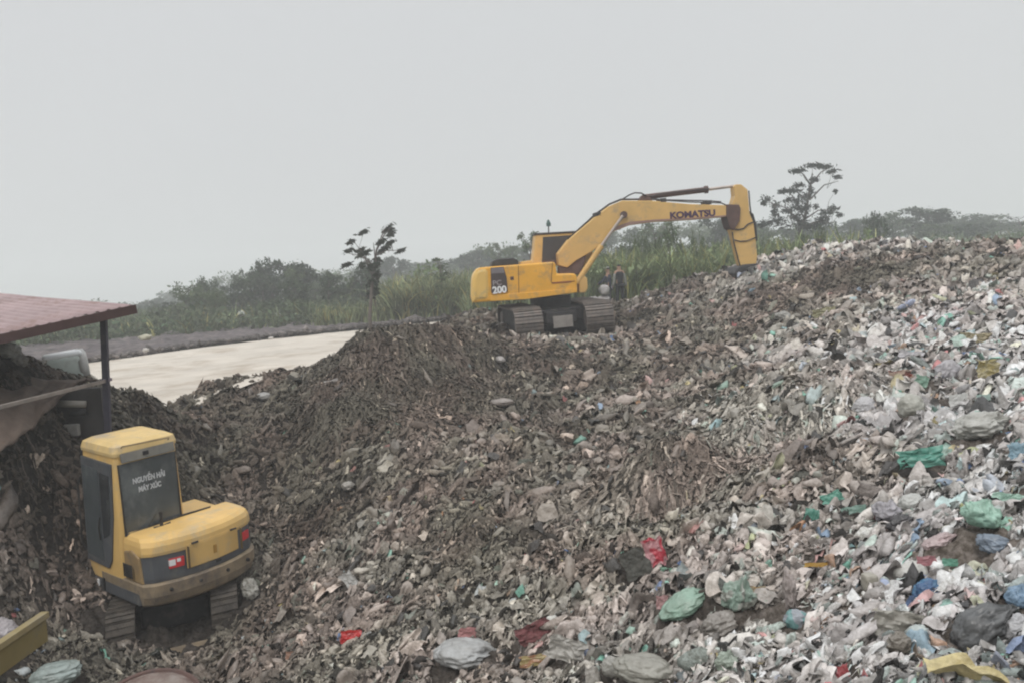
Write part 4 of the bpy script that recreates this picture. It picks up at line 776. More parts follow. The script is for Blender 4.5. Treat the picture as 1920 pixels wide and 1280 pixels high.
# yellow skip at the bottom left
pa, pb_ = P(83, 1152, 9.0), P(-90, 1268, 7.6); SK = mat('olive_yellow_steel', (.17, .13, .045), .7, var=.15, scale=3, dirt=(.12, .10, .06), dirt_amt=.5, bump=.1, bscale=10)
sk = empty('steel_skip', tuple(pa)); tag(sk, 'olive yellow steel skip side slanting through the bottom left corner', 'skip'); so2 = np.array(sk.location)
ax = (pb_ - pa) / np.linalg.norm(pb_ - pa)
beam('side_plate', pa + np.array([0, 0, -.14]), pb_ + np.array([0, 0, -.14]), .03, .26, SK, sk, so2); beam('top_rim', pa - ax * .02, pb_, .085, .06, mat('worn_rim', (.24, .19, .09), .6, var=.2, dirt=(.2, .17, .12), dirt_amt=.4), sk, so2)
# rusty round lid at the bottom edge
lc = P(282, 1328, 9.2); mb = MB(); mb.tube([(.0, .0, .0), (.0, .0, .05), (0, 0, .10)], [.52, .50, .40], 36); ld = mb.build('drum_lid', mat('rusty_lid', (.13, .085, .07), .75, var=.25, dirt=(.22, .19, .17), dirt_amt=.5), None); ld.location = tuple(lc); ld.rotation_euler = (.28, .1, 0); tag(ld, 'rusty round drum lid cut by the bottom edge below the small excavator', 'lid')
tr_ = MB(); ring = [(.50 * math.cos(a_), .50 * math.sin(a_), .055) for a_ in np.linspace(0, 2 * math.pi, 33)]; tr_.tube(ring, .03, 6, False); tr_.build('lid_rim', BROWN, ld)

# ------------------------------------------------------------------ people
def skin(name, V, E, R, m, parent, sub=1):
    me = bpy.data.meshes.new(name); me.from_pydata(V, E, []); o = bpy.data.objects.new(name, me); COL.objects.link(o)
    md = o.modifiers.new('s', 'SKIN'); md.use_smooth_shade = True
    for v_, r_ in zip(me.skin_vertices[0].data, R): v_.radius = (r_ if hasattr(r_, '__len__') else (r_, r_))
    me.skin_vertices[0].data[0].use_root = True
    o.modifiers.new('d', 'SUBSURF').levels = sub; o.modifiers['d'].render_levels = sub
    me2 = bpy.data.meshes.new_from_object(o.evaluated_get(bpy.context.evaluated_depsgraph_get())); o.modifiers.clear(); o.data = me2; me2.materials.clear(); me2.materials.append(m)
    me2.polygons.foreach_set('use_smooth', np.ones(len(me2.polygons), bool)); o.parent = parent; return o
SKINM = mat('skin', (.32, .19, .13), .6, var=.05)
def person(label, px, py, d, yaw, shirt, sleeve, trousers, cap=None, hl=((.24, 0, .98), (.30, .02, .76)), hr=((-.24, 0, .98), (-.30, .02, .76)), lean=0.):
    g = P(px, py, d); t = empty('person', (g[0], g[1], H(g[0], g[1]) + .0), (lean, 0, yaw)); t.location.z = g[2]; tag(t, label, 'person')
    J = [(0,0,.92), (0,0,1.15), (0,0,1.36), (0,-.01,1.47), (0,.01,1.56), (0,.02,1.66), (.17,0,1.36), hl[0], hl[1], (-.17,0,1.36), hr[0], hr[1], (.09,0,.84), (.10,.02,.48), (.11,-.02,.09), (.11,.10,.04), (-.09,0,.84), (-.11,.02,.48), (-.13,-.02,.09), (-.13,.10,.04)]
    Rr = [(.15,.10), (.14,.10), (.15,.10), .055, (.10,.11), (.09,.10), .06, .043, .034, .06, .043, .034, .085, .06, .042, .035, .085, .06, .042, .035]
    Ed = [(0,1),(1,2),(2,3),(3,4),(4,5),(2,6),(6,7),(7,8),(2,9),(9,10),(10,11),(0,12),(12,13),(13,14),(14,15),(0,16),(16,17),(17,18),(18,19)]
    bd = skin('body', J, Ed, Rr, SKINM, t)
    sub = lambda ids: [J[i] for i in ids]
    skin('shirt', [(0,0,.80)] + sub([1,2,6,9]) + [(0,0,1.40)], [(0,1),(1,2),(2,3),(2,4),(2,5)], [(.175,.125), (.168,.122), (.178,.122), .078, .078, .07], shirt, t)
    for a_, b_, c_ in ((6,7,8), (9,10,11)): skin('sleeve', [J[a_], J[b_], tuple(.85*J[c_][i] + .15*J[b_][i] for i in range(3))], [(0,1),(1,2)], [.076, .06, .05], sleeve, t)
    skin('trousers', sub([0,12,13,14,16,17,18]), [(0,1),(1,2),(2,3),(0,4),(4,5),(5,6)], [(.172,.122), .108, .082, .066, .108, .082, .066], trousers, t)
    for a_ in (15, 19): skin('boot', [J[a_ - 1], J[a_]], [(0,1)], [.06, .052], DARK, t)
    skin('hair', [(0, -.04, 1.58), (0, -.01, 1.69)], [(0,1)], [(.105,.10), (.10,.11)], DARK, t)
    for dx in (.034, -.034):
        eb = MB().box(dx - .011, dx + .011, .100, .112, 1.598, 1.608); eb.build('eye', DARK, t)
    nb = MB().prism([(.095, 1.60), (.135, 1.565), (.10, 1.555)], -.012, .012, 'x'); nb.build('nose', SKINM, t)
    if cap: c_ = skin('cap', [(0, .0, 1.68), (0, .0, 1.735)], [(0,1)], [(.10,.11), (.07,.08)], cap, t); MB().box(-.06, .06, .06, .19, 1.675, 1.690, .005).build('cap_peak', cap, c_)
    return t
BLK = mat('black_cloth', (.012, .013, .015), .9, var=.2); GRS = mat('grey_sleeve', (.21, .21, .19), .9, var=.15); NVY = mat('navy_cloth', (.03, .035, .06), .9); PGR = mat('pale_grey_trousers', (.36, .34, .35), .9, var=.1)
person('person in black vest with pale sleeves standing beyond the big excavator', 1164, 573, 36.5, math.radians(8), BLK, GRS, BLK, None)
person('person in dark jacket and light cap, hands forward, beside the big excavator', 1143, 577, 37.6, math.radians(62), NVY, NVY, mat('charcoal_trousers', (.09, .088, .10), .9), mat('light_cap', (.55, .54, .50), .8), ((.26, .18, 1.12), (.22, .42, 1.02)), ((-.22, .18, 1.12), (-.18, .42, 1.0)))
MUDP = attr_mat('sack_plastic', .7, .3, 5, .3)
for k, (a_, b_, c_, e_, lb) in enumerate(((1132, 566, 30, 26, 'pale grey sack at the feet of the two people, tallest'), (1133, 545, 20, 22, 'pale grey sack stacked on the tallest one behind the big excavator'), (1108, 566, 34, 22, 'pale grey sack nearest to the big excavator'))):
    d_ = 36.0; q = P(a_, b_, d_); s_ = rng.uniform(0, 90); n_ = ICO3; VV = np.sign(n_) * np.abs(n_) ** .7 * crumple(n_, s_, .18, .05, False)[:, None] * np.array([c_ * d_ / F / 2, .35, e_ * d_ / F / 2])
    o = npmesh('woven_sack', VV, ICO3F, 3, MUDP, dirt_cols(n_, (.36, .34, .34), s_, .3)); o.location = q; tag(o, lb, 'sack')

# ------------------------------------------------------------------ vegetation
LEAF = attr_mat('leaves', .75, .15, 3, .2, transl=.25); BARK = mat('bark', (.10, .085, .075), .9, var=.25, scale=8)
def leaf_mesh(name, pts_, size, col, parent, flat=.5, seed=0, wind=None):
    "pts_: centres; a small bent leaf clump (two triangles sharing an edge) at each"
    r = np.random.default_rng(seed); n = len(pts_); s_ = size * np.exp(r.normal(0, .35, n))
    base_ = np.array([[-1, 0, 0], [0, -.42, .12], [1, 0, -.1], [0, .42, .12]]); Rr = euler_R(r.normal(0, .9, n), r.normal(0, .9, n), r.uniform(0, 6.28, n) if wind is None else r.normal(wind, .35, n))
    V = np.einsum('nij,vj->nvi', Rr, base_) * s_[:, None, None]; V[..., 2] *= (1 - flat * .4); V += pts_[:, None, :]
    c = np.array(col)[None] * np.exp(r.normal(0, .28, n))[:, None] * (1 + .25 * r.normal(0, 1, (n, 1)) * np.array([[.5, .1, .3]]))
    f = np.arange(n * 4).reshape(n, 4); return npmesh(name, V, f, 4, LEAF, np.repeat(np.clip(c, .01, .6), 4, 0), False, parent)
def tree(label, kind, seed, h, cr, col, group=None, leafn=900, lsize=.12, loc=(0, 0, 0), name='tree'):
    "h height, cr crown radius"
    r = np.random.default_rng(seed); t = empty(name, loc); tag(t, label, 'tree', group); mb = MB(); tips = []
    if kind == 'bush': h0, nl = .12 * h, 9
    elif kind == 'round': h0, nl = .30 * h, 11
    elif kind == 'tall': h0, nl = .35 * h, 9
    else: h0, nl = .28 * h, 13
    top = np.array([r.normal(0, .05 * h), r.normal(0, .05 * h), h * .93]); mid = np.array([r.normal(0, .03 * h), r.normal(0, .03 * h), h * .5])
    tr = .022 * h + .02; trunk = [np.zeros(3) - [0, 0, .3], mid * .4, mid, mid * .45 + top * .55, top]; mb.tube(trunk, [tr * 1.3, tr, tr * .75, tr * .45, tr * .12], 7)
    def along(u): k = u * 4; i = min(3, int(k)); return trunk[i] + (trunk[i+1] - trunk[i]) * (k - i)
    for k in range(nl):
        u = h0 / h + (.95 - h0 / h) * (k + r.uniform(0, .8)) / nl; p0_ = along(u); a_ = k * 2.4 + r.uniform(-.5, .5); prof = math.sin(math.pi * min(1, max(.12, (u - h0 / h) / (1.05 - h0 / h)))) ** .6 if kind != 'flat' else .5 + .6 * u
        ln = cr * prof * r.uniform(.7, 1.1); rise = ln * r.uniform(.2, .8); p1_ = p0_ + np.array([math.cos(a_) * ln * .55, math.sin(a_) * ln * .55, rise * .6]); p2_ = p0_ + np.array([math.cos(a_) * ln, math.sin(a_) * ln, rise])
        mb.tube([p0_, p1_, p2_], [tr * .42, tr * .25, tr * .08], 5); tips += [p2_, p1_ * .4 + p2_ * .6, (p1_ if kind != 'flat' else p2_)]
        b2_ = p1_ + np.array([r.normal(0, .3), r.normal(0, .3), r.uniform(.1, .4)]) * ln; mb.tube([p1_, b2_], [tr * .18, tr * .05], 4); tips.append(b2_)
    tips.append(top); tips = np.array(tips); mb.build('trunk', BARK, t, True)
    cl = {'bush': .36, 'round': .30, 'tall': .20, 'flat': .12}[kind] * cr + .04 * h * (kind != 'flat'); ci = r.integers(0, len(tips), leafn); off = r.normal(0, 1, (leafn, 3)); off /= np.linalg.norm(off, axis=1)[:, None]
    pts_ = tips[ci] + off * (r.uniform(0, 1, leafn) ** .45)[:, None] * cl * np.array([1, 1, .62 if kind != 'flat' else .4]) * r.uniform(.6, 1.3, len(tips))[ci][:, None]
    leaf_mesh('crown', pts_, lsize, col, t, seed=seed + 1); return t
DG = (.075, .10, .065)
PROTO = {}
def proto(kind, v): 
    k = (kind, v)
    return PROTO.get(k)
def put(kind, v, px, top, d, wpx, label, group):
    g = P(px, 600, d); gz = float(_rbf(g[0], g[1])) if True else 0; q = P(px, top, d); hh = max(.8, q[2] - gz); ww = wpx * d / F / 2
    H_ = {'bush': 2.6, 'round': 5.0, 'tall': 6.0, 'flat': 7.0}[kind]; C0 = {'bush': 1.6, 'round': 2.1, 'tall': 1.5, 'flat': 2.8}[kind]
    if (kind, v) not in PROTO:
        cols_ = [(.070, .098, .055), (.052, .075, .045), (.10, .135, .065)][v % 3]
        PROTO[(kind, v)] = o = tree(label, kind, 40 + v * 7 + len(kind), H_, C0, cols_, group, {'bush': 1500, 'round': 2400, 'tall': 900, 'flat': 700}[kind], {'bush': .13, 'round': .17, 'tall': .16, 'flat': .2}[kind])
    else: o = copy_tree(PROTO[(kind, v)]); o['label'] = label
    o['group'] = group; o.location = (q[0], q[1], gz - .1); s_ = hh / (H_ * 1.0); o.scale = (ww / C0, ww / C0, s_); o.rotation_euler = (0, 0, random.uniform(0, 6.28)); return o
# skyline of the left half: scrub growing thinner and hazier towards the left
r_ = random.Random(5)
sky_l = [(200, 590), (300, 557), (400, 518), (450, 508), (500, 500), (545, 493), (600, 508), (650, 500), (700, 498), (820, 497), (900, 480), (950, 468), (1000, 468)]
tline = lambda x_: np.interp(x_, [a_ for a_, b_ in sky_l], [b_ for a_, b_ in sky_l])
G1 = 'scrub trees on the left beyond the road'
for k in range(46):
    px = 215 + k * 10.6 + r_.uniform(-6, 6); d = r_.uniform(52, 80) + max(0, (420 - px)) * .08
    kind = r_.choice(['bush', 'round', 'tall', 'tall', 'bush']); put(kind, r_.randint(0, 2), px, float(tline(px)) + r_.uniform(-2, 42) - (8 if kind == 'tall' else 0), d, r_.uniform(32, 64) * (.6 if kind == 'tall' else 1), 'one of the many mixed scrub trees on the left beyond the road', G1)
for k in range(22):
    px = r_.uniform(-30, 620); put('bush', r_.randint(0, 2), px, float(np.interp(px, [0, 300, 620], [628, 600, 560])) + r_.uniform(-8, 14), r_.uniform(49, 60), r_.uniform(40, 80), 'one of the many low dark bushes along the far edge of the dark field', 'low bushes along the dark field')
put('round', 1, 552, 493, 66, 90, 'broad dark tree, tallest of the scrub on the left', 'scrub'); 
for px, top, d, wd, kd, lb in ((735, 486, 118, 66, 'round', 'hazy domed tree right behind the thin windswept tree'), (805, 492, 150, 50, 'round', 'hazy round tree between the windswept tree and the big excavator'), (890, 474, 120, 90, 'round', 'hazy domed tree just left of the big excavator'), (932, 455, 88, 26, 'tall', 'thin tall tree above the rear of the big excavator'), (962, 460, 92, 24, 'tall', 'thin small tree between the rear and the cab of the big excavator'), (996, 434, 62, 44, 'tall', 'dark thin tree peeking out behind the cab of the big excavator'),
    (1222, 416, 74, 64, 'tall', 'misty thin tree under the middle of the boom'), (1350, 412, 84, 70, 'round', 'misty bushy tree under the end of the boom'), (1645, 414, 60, 44, 'bush', 'dark rounded bush just above the crest on the right'), (1676, 398, 100, 40, 'tall', 'thin hazy tree right of the dark rounded bush'), (1738, 392, 98, 96, 'round', 'broad hazy tree above the crest, biggest on the right'), (1620, 412, 110, 90, 'round', 'low hazy tree left of the dark rounded bush'),
    (1835, 410, 118, 44, 'round', 'hazy tree just right of the pale far building'), (1876, 404, 112, 26, 'tall', 'narrow hazy tree near the right edge'), (1912, 403, 112, 60, 'flat', 'flat topped hazy tree at the right edge'), (1800, 428, 90, 90, 'bush', 'hazy bush in front of the pale far building')):
    put(kd, 1 if kd != 'tall' else 2, px, top, d, wd, lb, 'trees standing out of the haze')
for k in range(30):
    px = 900 + k * 36 + r_.uniform(-12, 12); put(r_.choice(['bush', 'round']), r_.randint(0, 2), px, float(np.interp(px, [900, 1000, 1200, 1500, 1600, 1900], [478, 466, 436, 426, 416, 412])) + r_.uniform(-6, 10), r_.uniform(95, 150), r_.uniform(60, 110), 'one of the many pale hazy trees of the far right tree line', 'far hazy tree line on the right')
for k in range(26):
    px = 150 + k * 32 + r_.uniform(-12, 12); put(r_.choice(['bush', 'round']), r_.randint(0, 2), px, float(np.interp(px, [150, 300, 400, 640, 900], [578, 556, 530, 508, 486])) + r_.uniform(0, 14), r_.uniform(120, 190), r_.uniform(60, 110), 'one of the many pale hazy trees of the far left tree line', 'far hazy tree line on the left')
# flat topped sparse tree on the right
def ground_at(px, d): g = P(px, 600, d); return g[0], g[1], float(_rbf(g[0], g[1]))
def custom_tree(label, px, base_d, trunk_px, limbs, tufts, tr, lcol, lsz, nleaf, tuft_r, wind=None, name='tree'):
    gx_, gy_, gz_ = ground_at(px, base_d); t = empty(name, (gx_, gy_, gz_ - .1)); tag(t, label, 'tree'); O = np.array(t.location); r = np.random.default_rng(int(px)); mb = MB()
    pp = [np.array([0, 0, 0.])] + [P(a_, b_, base_d) - O for a_, b_ in trunk_px]; pp[0][0] = pp[1][0]; pp[0][1] = 0
    for i, p_ in enumerate(pp[1:]): p_[1] += r.normal(0, .15)
    mb.tube(pp, list(np.linspace(tr, tr * .25, len(pp))), 7)
    for (a_, b_, c_, e_, dd_) in limbs:
        p0_ = P(a_, b_, base_d) - O; p2_ = P(c_, e_, base_d + dd_) - O; mid_ = (p0_ + p2_) / 2 + [0, 0, .12 * np.linalg.norm(p2_ - p0_)]; mb.tube([p0_, mid_, p2_], [tr * .4, tr * .26, tr * .10], 5)
    mb.build('trunk', BARK, t, True); pts_ = []
    for (a_, b_, wp, hp) in tufts:
        c_ = P(a_, b_, base_d + r.normal(0, .6)) - O; n_ = int(nleaf * wp / 20); k = wp * base_d / F / 2; hz = hp * base_d / F / 2; o_ = r.normal(0, .5, (n_, 3)) * [k, k * .8, hz]; o_[:, 2] += .35 * o_[:, 0] * (1 if wind else 0); pts_.append(c_ + o_)
    leaf_mesh('crown', np.concatenate(pts_), lsz, lcol, t, seed=int(px), wind=wind)
    cand = np.array([P(a_ * (1 - k_) + c_ * k_, b_ * (1 - k_) + e_ * k_, base_d + dd_ * k_) - O for (a_, b_, c_, e_, dd_) in limbs for k_ in (.3, .6, .8, 1)] + pp[2:]); tw = MB()
    for (a_, b_, wp, hp) in tufts:
        c_ = P(a_, b_, base_d) - O; q_ = cand[np.argmin(np.linalg.norm((cand - c_) + [0, 0, .6], axis=1))]; tw.tube([q_, (q_ + c_) / 2 + [r.normal(0, .06), 0, .05], c_], [tr * .10, tr * .07, tr * .04], 4)
        for j_ in range(3): tw.tube([c_, c_ + r.normal(0, .3, 3) * [wp * base_d / F, .3, hp * base_d / F]], [tr * .05, tr * .02], 3)
    tw.build('twigs', BARK, t); return t
custom_tree('tall sparse tree with a flat airy top, standing right of the boom', 1502, 58, [(1500, 440), (1512, 400), (1520, 360), (1524, 325)],
  [(1518, 375, 1572, 340, 1), (1521, 350, 1492, 318, -1), (1522, 345, 1556, 315, .5), (1508, 410, 1470, 350, 0), (1508, 412, 1560, 395, 1), (1505, 420, 1442, 380, -1), (1516, 380, 1476, 355, 1), (1504, 425, 1560, 420, 0)],
  [(1500, 319, 20, 9), (1524, 311, 34, 8), (1545, 313, 26, 8), (1559, 322, 20, 12), (1571, 332, 14, 8), (1490, 322, 14, 8), (1527, 336, 14, 10), (1499, 348, 26, 8), (1483, 358, 34, 7), (1520, 357, 14, 12), (1465, 361, 12, 6), (1515, 368, 24, 14), (1495, 378, 36, 20), (1500, 392, 40, 20), (1478, 375, 12, 8), (1512, 388, 16, 12), (1438, 374, 22, 12), (1432, 382, 12, 8), (1454, 386, 16, 12), (1476, 395, 22, 10), (1452, 400, 16, 20), (1492, 408, 26, 16), (1530, 388, 12, 8), (1561, 392, 20, 12), (1548, 400, 26, 12), (1574, 404, 12, 6), (1566, 359, 8, 5), (1540, 412, 32, 16), (1455, 415, 34, 18), (1500, 420, 50, 18), (1430, 420, 34, 14), (1520, 425, 60, 14)],
  .16, (.055, .065, .055), .11, 95, 1)
custom_tree('thin windswept young tree with two stems beside the pale road', 697, 33.5, [(694, 590), (699, 540), (703, 500), (706, 470), (722, 430)],
  [(700, 520, 665, 455, 0), (703, 500, 652, 475, .3), (704, 480, 745, 470, 0), (706, 470, 735, 425, .2), (702, 505, 680, 478, -.3), (700, 545, 708, 600, 0), (700, 545, 690, 600, 0), (704, 490, 700, 455, 0)],
  [(681, 436, 18, 7), (658, 454, 14, 6), (654, 470, 16, 8), (676, 469, 14, 5), (682, 476, 22, 9), (728, 430, 22, 16), (733, 440, 14, 9), (713, 455, 16, 7), (731, 456, 18, 6), (721, 466, 18, 9), (751, 471, 18, 6), (712, 474, 12, 7), (676, 480, 16, 5), (706, 490, 16, 14), (700, 500, 22, 12), (678, 498, 10, 14), (706, 515, 14, 16), (698, 530, 18, 16), (704, 548, 14, 16), (692, 552, 12, 16), (650, 497, 18, 6)],
  .085, (.05, .06, .045), .07, 150, 1, .6)
custom_tree('leafy sapling with broad upright crown left of the big excavator', 822, 46, [(826, 560), (828, 520), (824, 488)], [(828, 520, 818, 488, 0), (828, 515, 838, 500, 0)],
  [(818, 487, 16, 6), (827, 500, 14, 12), (838, 512, 12, 18), (826, 520, 20, 18), (822, 540, 22, 18)], .06, (.09, .12, .06), .10, 70, 1)

# tall grass and cane
def grass(name, label, n, pxr, dr, hr_, col, seed, width=.035, hfun=None, bend=.5):
    r = np.random.default_rng(seed); nc = max(1, n // 9); cpx = r.uniform(*pxr, nc); cd = r.uniform(*dr, nc); ci = r.integers(0, nc, n); d = cd[ci] + r.normal(0, .18, n); x = (cpx[ci] - 960) / F * cd[ci] + r.normal(0, .16, n); y = d
    k = gmask(x, y) < .6; x, y, ci = x[k], y[k], ci[k]; n = len(x); ch = r.uniform(.65, 1.15, nc); h = r.uniform(*hr_, n) * ch[ci]; K = 5; a_ = r.uniform(0, 6.28, n); bd = r.uniform(.15, 1, n) * bend * h; z0 = H0(x, y) if dr[1] < 50.5 else _rbf(x, y)
    V = np.empty((n, K, 2, 3)); fa = a_ + r.normal(1.57, .5, n); w_ = width * r.uniform(.6, 1.6, n) * (1 + .008 * y)
    for k in range(K):
        u = k / (K - 1); wk = w_ * (1 - u ** 2 * .85) ; cx_ = x + np.cos(a_) * bd * u ** 2.2; cy_ = y + np.sin(a_) * bd * u ** 2.2; cz_ = z0 + h * (u - .35 * (bd / h) * u ** 3)
        for j, sg in enumerate((-1, 1)): V[:, k, j] = np.stack([cx_ + sg * wk * np.cos(fa), cy_ + sg * wk * np.sin(fa), cz_], -1)
    c = np.array(col)[None] * np.exp(r.normal(0, .3, n))[:, None] * (.75 + .5 * r.uniform(0, 1, nc)[ci])[:, None]; dry = r.uniform(0, 1, n) < .14; c[dry] = c[dry] * np.array([1.9, 1.45, 1.1])
    f = grid_faces(K, 2); ff = f[None] + (np.arange(n) * K * 2)[:, None, None]; o = npmesh(name, V, ff, 4, LEAF, np.repeat(np.clip(c, .01, .6), K * 2, 0), False); tag(o, label, 'grass', kind='stuff')
GC = (.19, .235, .115)
grass('tall_grass', 'tall pale green cane grass behind the boom and the crest', 19000, (1085, 1640), (38.3, 50), (1.0, 3.1), GC, 3, .032, bend=.95)
grass('tall_grass', 'clump of tall green grass left of the big excavator', 7500, (735, 905), (44.8, 53), (1.2, 2.6), (.19, .22, .12), 4, .032, bend=.9)
grass('short_grass', 'low yellowish grass at the end of the pale road', 2600, (600, 740), (44.6, 49), (.4, 1.1), (.18, .21, .11), 5)
grass('short_grass', 'low weeds behind the big excavator', 6000, (880, 1110), (35, 46), (.8, 1.8), (.16, .19, .11), 6)
def undergrowth(label, n, pxr, dr, hmax, col, seed, size, stuff='undergrowth', gm=False):
    r = np.random.default_rng(seed); d = np.sqrt(r.uniform(dr[0]**2, dr[1]**2, n)); x = (r.uniform(*pxr, n) - 960) / F * d; cl = np.clip(.5 + 1.4 * noise(x * .35, d * .35, seed), .1, 1.2)
    k = gmask(x, d) < .5; x, d, cl = x[k], d[k], cl[k]; n = len(x); zz = _rbf(x, d) + hmax * cl * r.uniform(0, 1, n) ** .7; g_ = .8 + .5 * noise(x * .8, d * .8, 3.3)
    o = leaf_mesh(stuff, np.stack([x, d, zz], -1), size, np.array(col), None, seed=seed); tag(o, label, 'undergrowth', kind='stuff')
undergrowth('dull green bushy undergrowth beyond the dark field', 42000, (-60, 1000), (45.5, 85), 1.5, (.10, .13, .075), 7, .16)
undergrowth('hazy bushy undergrowth beyond the crest on the right', 12000, (1000, 1980), (48, 90), 1.9, (.11, .145, .08), 17, .18)
undergrowth('pale broad leaves among the cane behind the boom', 15000, (1085, 1640), (38.3, 48), 2.6, (.21, .26, .14), 27, .17, 'cane_leaves')
undergrowth('pale broad leaves in the clump left of the big excavator', 8000, (735, 900), (44.8, 53), 2.7, (.19, .24, .12), 37, .15, 'cane_leaves')
grass('undergrowth', 'dull green weeds beyond the dark field', 6000, (-40, 1000), (46, 80), (.5, 1.6), (.13, .16, .09), 7, .04, bend=.9)
grass('undergrowth', 'hazy undergrowth beyond the crest on the right side', 4000, (1000, 1960), (46, 90), (.8, 1.9), (.13, .16, .10), 8, .07, bend=.9)
# shrubs among the cane
for k in range(18):
    px = 1120 + k * 26 + r_.uniform(-10, 10); put(r_.choice(['bush', 'tall']), 2, px, float(np.interp(px, [1100, 1300, 1600], [470, 458, 446])) + r_.uniform(-14, 22), r_.uniform(42, 52), r_.uniform(26, 50), 'one of the many grey green shrubs growing in the cane grass behind the boom', 'shrubs in the cane grass')
_x = np.linspace(-26, -3, 1500) + rng.normal(0, .1, 1500); _y = road_y1(_x) + rng.normal(-.2, .25, 1500); _s = np.exp(rng.normal(0, .5, 1500)) * .14
_LP, _LF = lump_protos(40, 5, 6); _V = _LP[rng.integers(0, 40, 1500)] * _s[:, None, None]; _V = np.einsum('nij,nvj->nvi', euler_R(rng.normal(0, .4, 1500), rng.normal(0, .4, 1500), rng.uniform(0, 6, 1500)), _V)
_V[..., 0] += _x[:, None]; _V[..., 1] += _y[:, None]; _V[..., 2] += (H0(_x, _y) + .12)[:, None]; _c = np.array([.13, .115, .11])[None] * np.exp(rng.normal(0, .4, (1500, 1)))
o = npmesh('earth_clods', _V, _LF[None] + (np.arange(1500) * _LP.shape[1])[:, None, None], 4, SCRAP, np.repeat(_c, _LP.shape[1], 0)); tag(o, 'dark earth clods heaped along the far side of the pale road', 'earth', kind='stuff')
# far building, small pale things beyond the field
q = ground_at(1788, 135); hb = empty('farm_building', q); tag(hb, 'pale low building with a wide roof far away on the right', 'building')
tz = P(1788, 417, 135)[2] - q[2]; MB().box(-3.6, 3.6, -2.5, 2.5, 0, tz - .9).build('wall', mat('pale_wall', (.55, .53, .50), .9), hb); MB().prism([(-5.0, tz - 1.0), (-4.6, tz), (4.6, tz), (5.0, tz - 1.0)], -3.2, 3.2, 'y').build('roof', mat('grey_roof', (.28, .30, .31), .8), hb)
for k in (-2.2, 0, 2.2): MB().box(k - .5, k + .5, -2.53, -2.48, tz - 2.4, tz - 1.4).build('window', DARK, hb)
def pale_heap(name, label, cat, px, py, d, wp, hp, col):
    q = P(px, py, d); n_ = ICO3; s_ = rng.uniform(0, 90); VV = n_ * crumple(n_, s_, .3, .1, False)[:, None] * np.array([wp * d / F / 2, wp * d / F / 2.4, hp * d / F / 2]); o = npmesh(name, VV, ICO3F, 3, MUDP, dirt_cols(n_, col, s_, .2)); o.location = q; tag(o, label, cat)
pale_heap('plastic_bag', 'small white bundle in the scrub beyond the field, left one', 'bundle', 452, 588, 50, 13, 12, (.60, .62, .62)); pale_heap('plastic_bag', 'small white bundle in the scrub beyond the field, right one', 'bundle', 522, 589, 50, 13, 13, (.52, .55, .55))
pale_heap('rubble_pile', 'small cream coloured rubble pile at the edge of the field', 'rubble', 272, 633, 36, 30, 13, (.42, .40, .30)); pale_heap('rock', 'pale rock on the kerb of the pale road', 'rock', 273, 656, 31, 14, 9, (.50, .47, .44))
pale_heap('rock', 'small pale rock by the road, below the left scrub', 'rock', 508, 634, 34, 12, 6, (.48, .45, .42))

# ------------------------------------------------------------------ hazy air
hz = MB().box(-850, 850, -850, 850, -20, 32).build('haze', bpy.data.materials.new('haze')); hm = hz.data.materials[0]; hm.use_nodes = True; hn = hm.node_tree; hn.nodes.clear()
pv = hn.nodes.new('ShaderNodeVolumePrincipled'); pv.inputs['Color'].default_value = (.97, .985, 1, 1); pv.inputs['Density'].default_value = .0031; pv.inputs['Anisotropy'].default_value = .2
ho = hn.nodes.new('ShaderNodeOutputMaterial'); hn.links.new(pv.outputs[0], ho.inputs['Volume']); tag(hz, 'thin grey haze filling the air', 'haze', kind='stuff'); hz.display_type = 'BOUNDS'

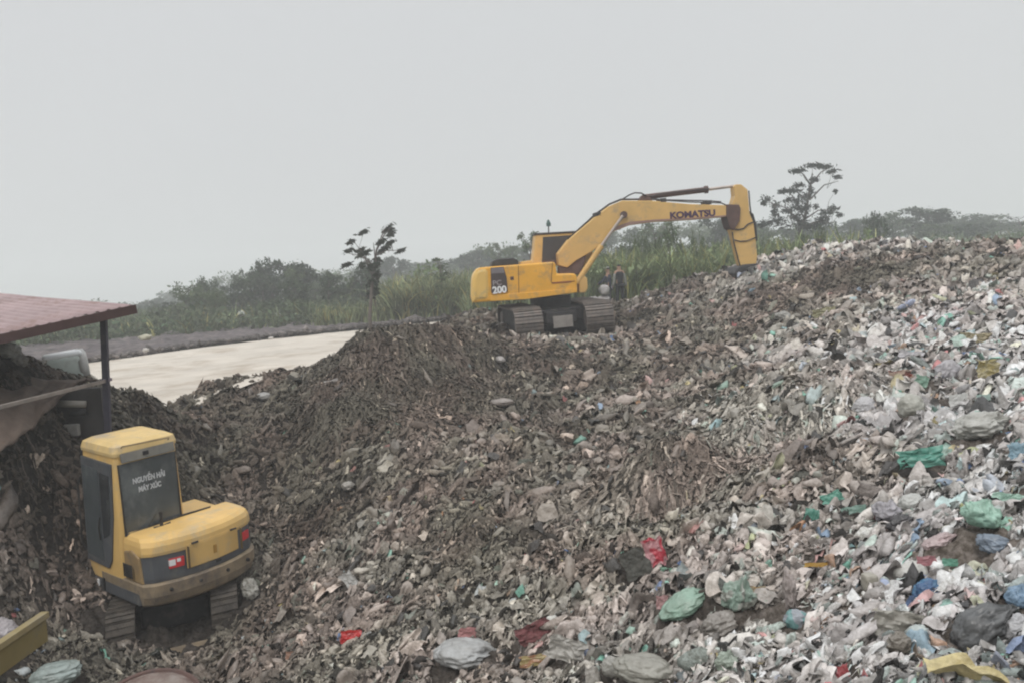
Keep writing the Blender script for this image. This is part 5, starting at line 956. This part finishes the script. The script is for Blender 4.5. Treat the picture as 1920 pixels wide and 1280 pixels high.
# ------------------------------------------------------------------ litter covering the heap
def lay_litter():
    RP, RF = rag_protos(110, 5, 5); LP, LF = lump_protos(110, 5, 6)
    # rags and clods everywhere
    x, y, t, gxx, gyy = scatter(105000, lambda t: .68 + .32 * np.clip(t * 2.5, 0, 1)); s = np.exp(rng.normal(0, .36, len(x))) * (.031 + .0023 * y) * (1 + .6 * t)
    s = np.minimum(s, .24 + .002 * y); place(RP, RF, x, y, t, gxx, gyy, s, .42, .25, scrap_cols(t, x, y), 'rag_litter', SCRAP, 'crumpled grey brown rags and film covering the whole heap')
    x, y, t, gxx, gyy = scatter(90000); s = np.exp(rng.normal(0, .38, len(x))) * (.030 + .0021 * y) * (1 + .4 * t)
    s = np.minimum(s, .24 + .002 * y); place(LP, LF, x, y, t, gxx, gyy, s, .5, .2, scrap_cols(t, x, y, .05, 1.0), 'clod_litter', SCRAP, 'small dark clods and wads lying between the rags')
    # larger crumpled film in the fresh pale part
    x, y, t, gxx, gyy = scatter(52000, lambda t: np.clip(t * 1.25 - .1, 0.0, 1) ** 1.2); s = np.exp(rng.normal(0, .38, len(x))) * (.056 + .0042 * y)
    RP2, RF2 = rag_protos(60, 9, 8, .62)
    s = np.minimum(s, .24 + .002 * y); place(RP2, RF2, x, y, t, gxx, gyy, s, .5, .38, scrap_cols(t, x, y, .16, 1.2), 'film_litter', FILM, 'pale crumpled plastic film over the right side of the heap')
    WP = np.array([ICO2 * crumple(ICO2, rng.uniform(0, 90), .42, .14)[:, None] * np.array([.70, .5, .34]) for k in range(60)])
    x, y, t, gxx, gyy = scatter(17000, lambda t: np.clip(t * 1.2 - .1, .03, 1)); s = np.exp(rng.normal(0, .32, len(x))) * (.066 + .0045 * y)
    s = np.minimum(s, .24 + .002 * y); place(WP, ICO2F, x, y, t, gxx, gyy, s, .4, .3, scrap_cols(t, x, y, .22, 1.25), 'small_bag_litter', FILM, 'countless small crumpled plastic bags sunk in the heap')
    x, y, t, gxx, gyy = scatter(16000, None, (2250, 4100), (2.6, 30)); s = np.exp(rng.normal(0, .35, len(x))) * (.10 + .004 * y)
    place(RP, RF, x, y, t, gxx, gyy, s, .4, .25, scrap_cols(t, x, y, .16, 1.1), 'film_litter', FILM, 'pale crumpled film on the flank of the heap beyond the right edge', anis=1.9)
    x, y, t, gxx, gyy = scatter(5200); s = np.exp(rng.normal(0, .35, len(x))) * (.085 + .003 * y)
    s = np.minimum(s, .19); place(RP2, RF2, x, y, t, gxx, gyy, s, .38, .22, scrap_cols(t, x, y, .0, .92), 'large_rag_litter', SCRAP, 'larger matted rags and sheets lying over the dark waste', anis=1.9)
    strips(52000, None, .20, .008, 'thin matted strips of rag and film running down the heap', 'strip_litter', 1.05)
    _mp = hit(760, 690)[0]; _rp = hit(1480, 760)[0]; _cp = hit(1250, 950)[0]
    strips(8000, lambda t: 1.0, .42, .010, 'long rags hanging over the far left mound', 'hanging_rag_litter', .95, .02, (560, 920), (16.3, 21.5), .09, .45)
    strips(4500, lambda t: 1.0, .5, .011, 'matted pale strands draped over the ridge on the right', 'matted_strand_litter', 1.35, .02, (1340, 1640), (11.3, 14.8), .07, .35)
    strips(2600, lambda t: 1.0, .40, .014, 'torn strands hanging over the dark hollow in the middle', 'torn_strand_litter', 1.1, .04, (1130, 1420), (10.3, 12.4), .09, .4)
lay_litter()
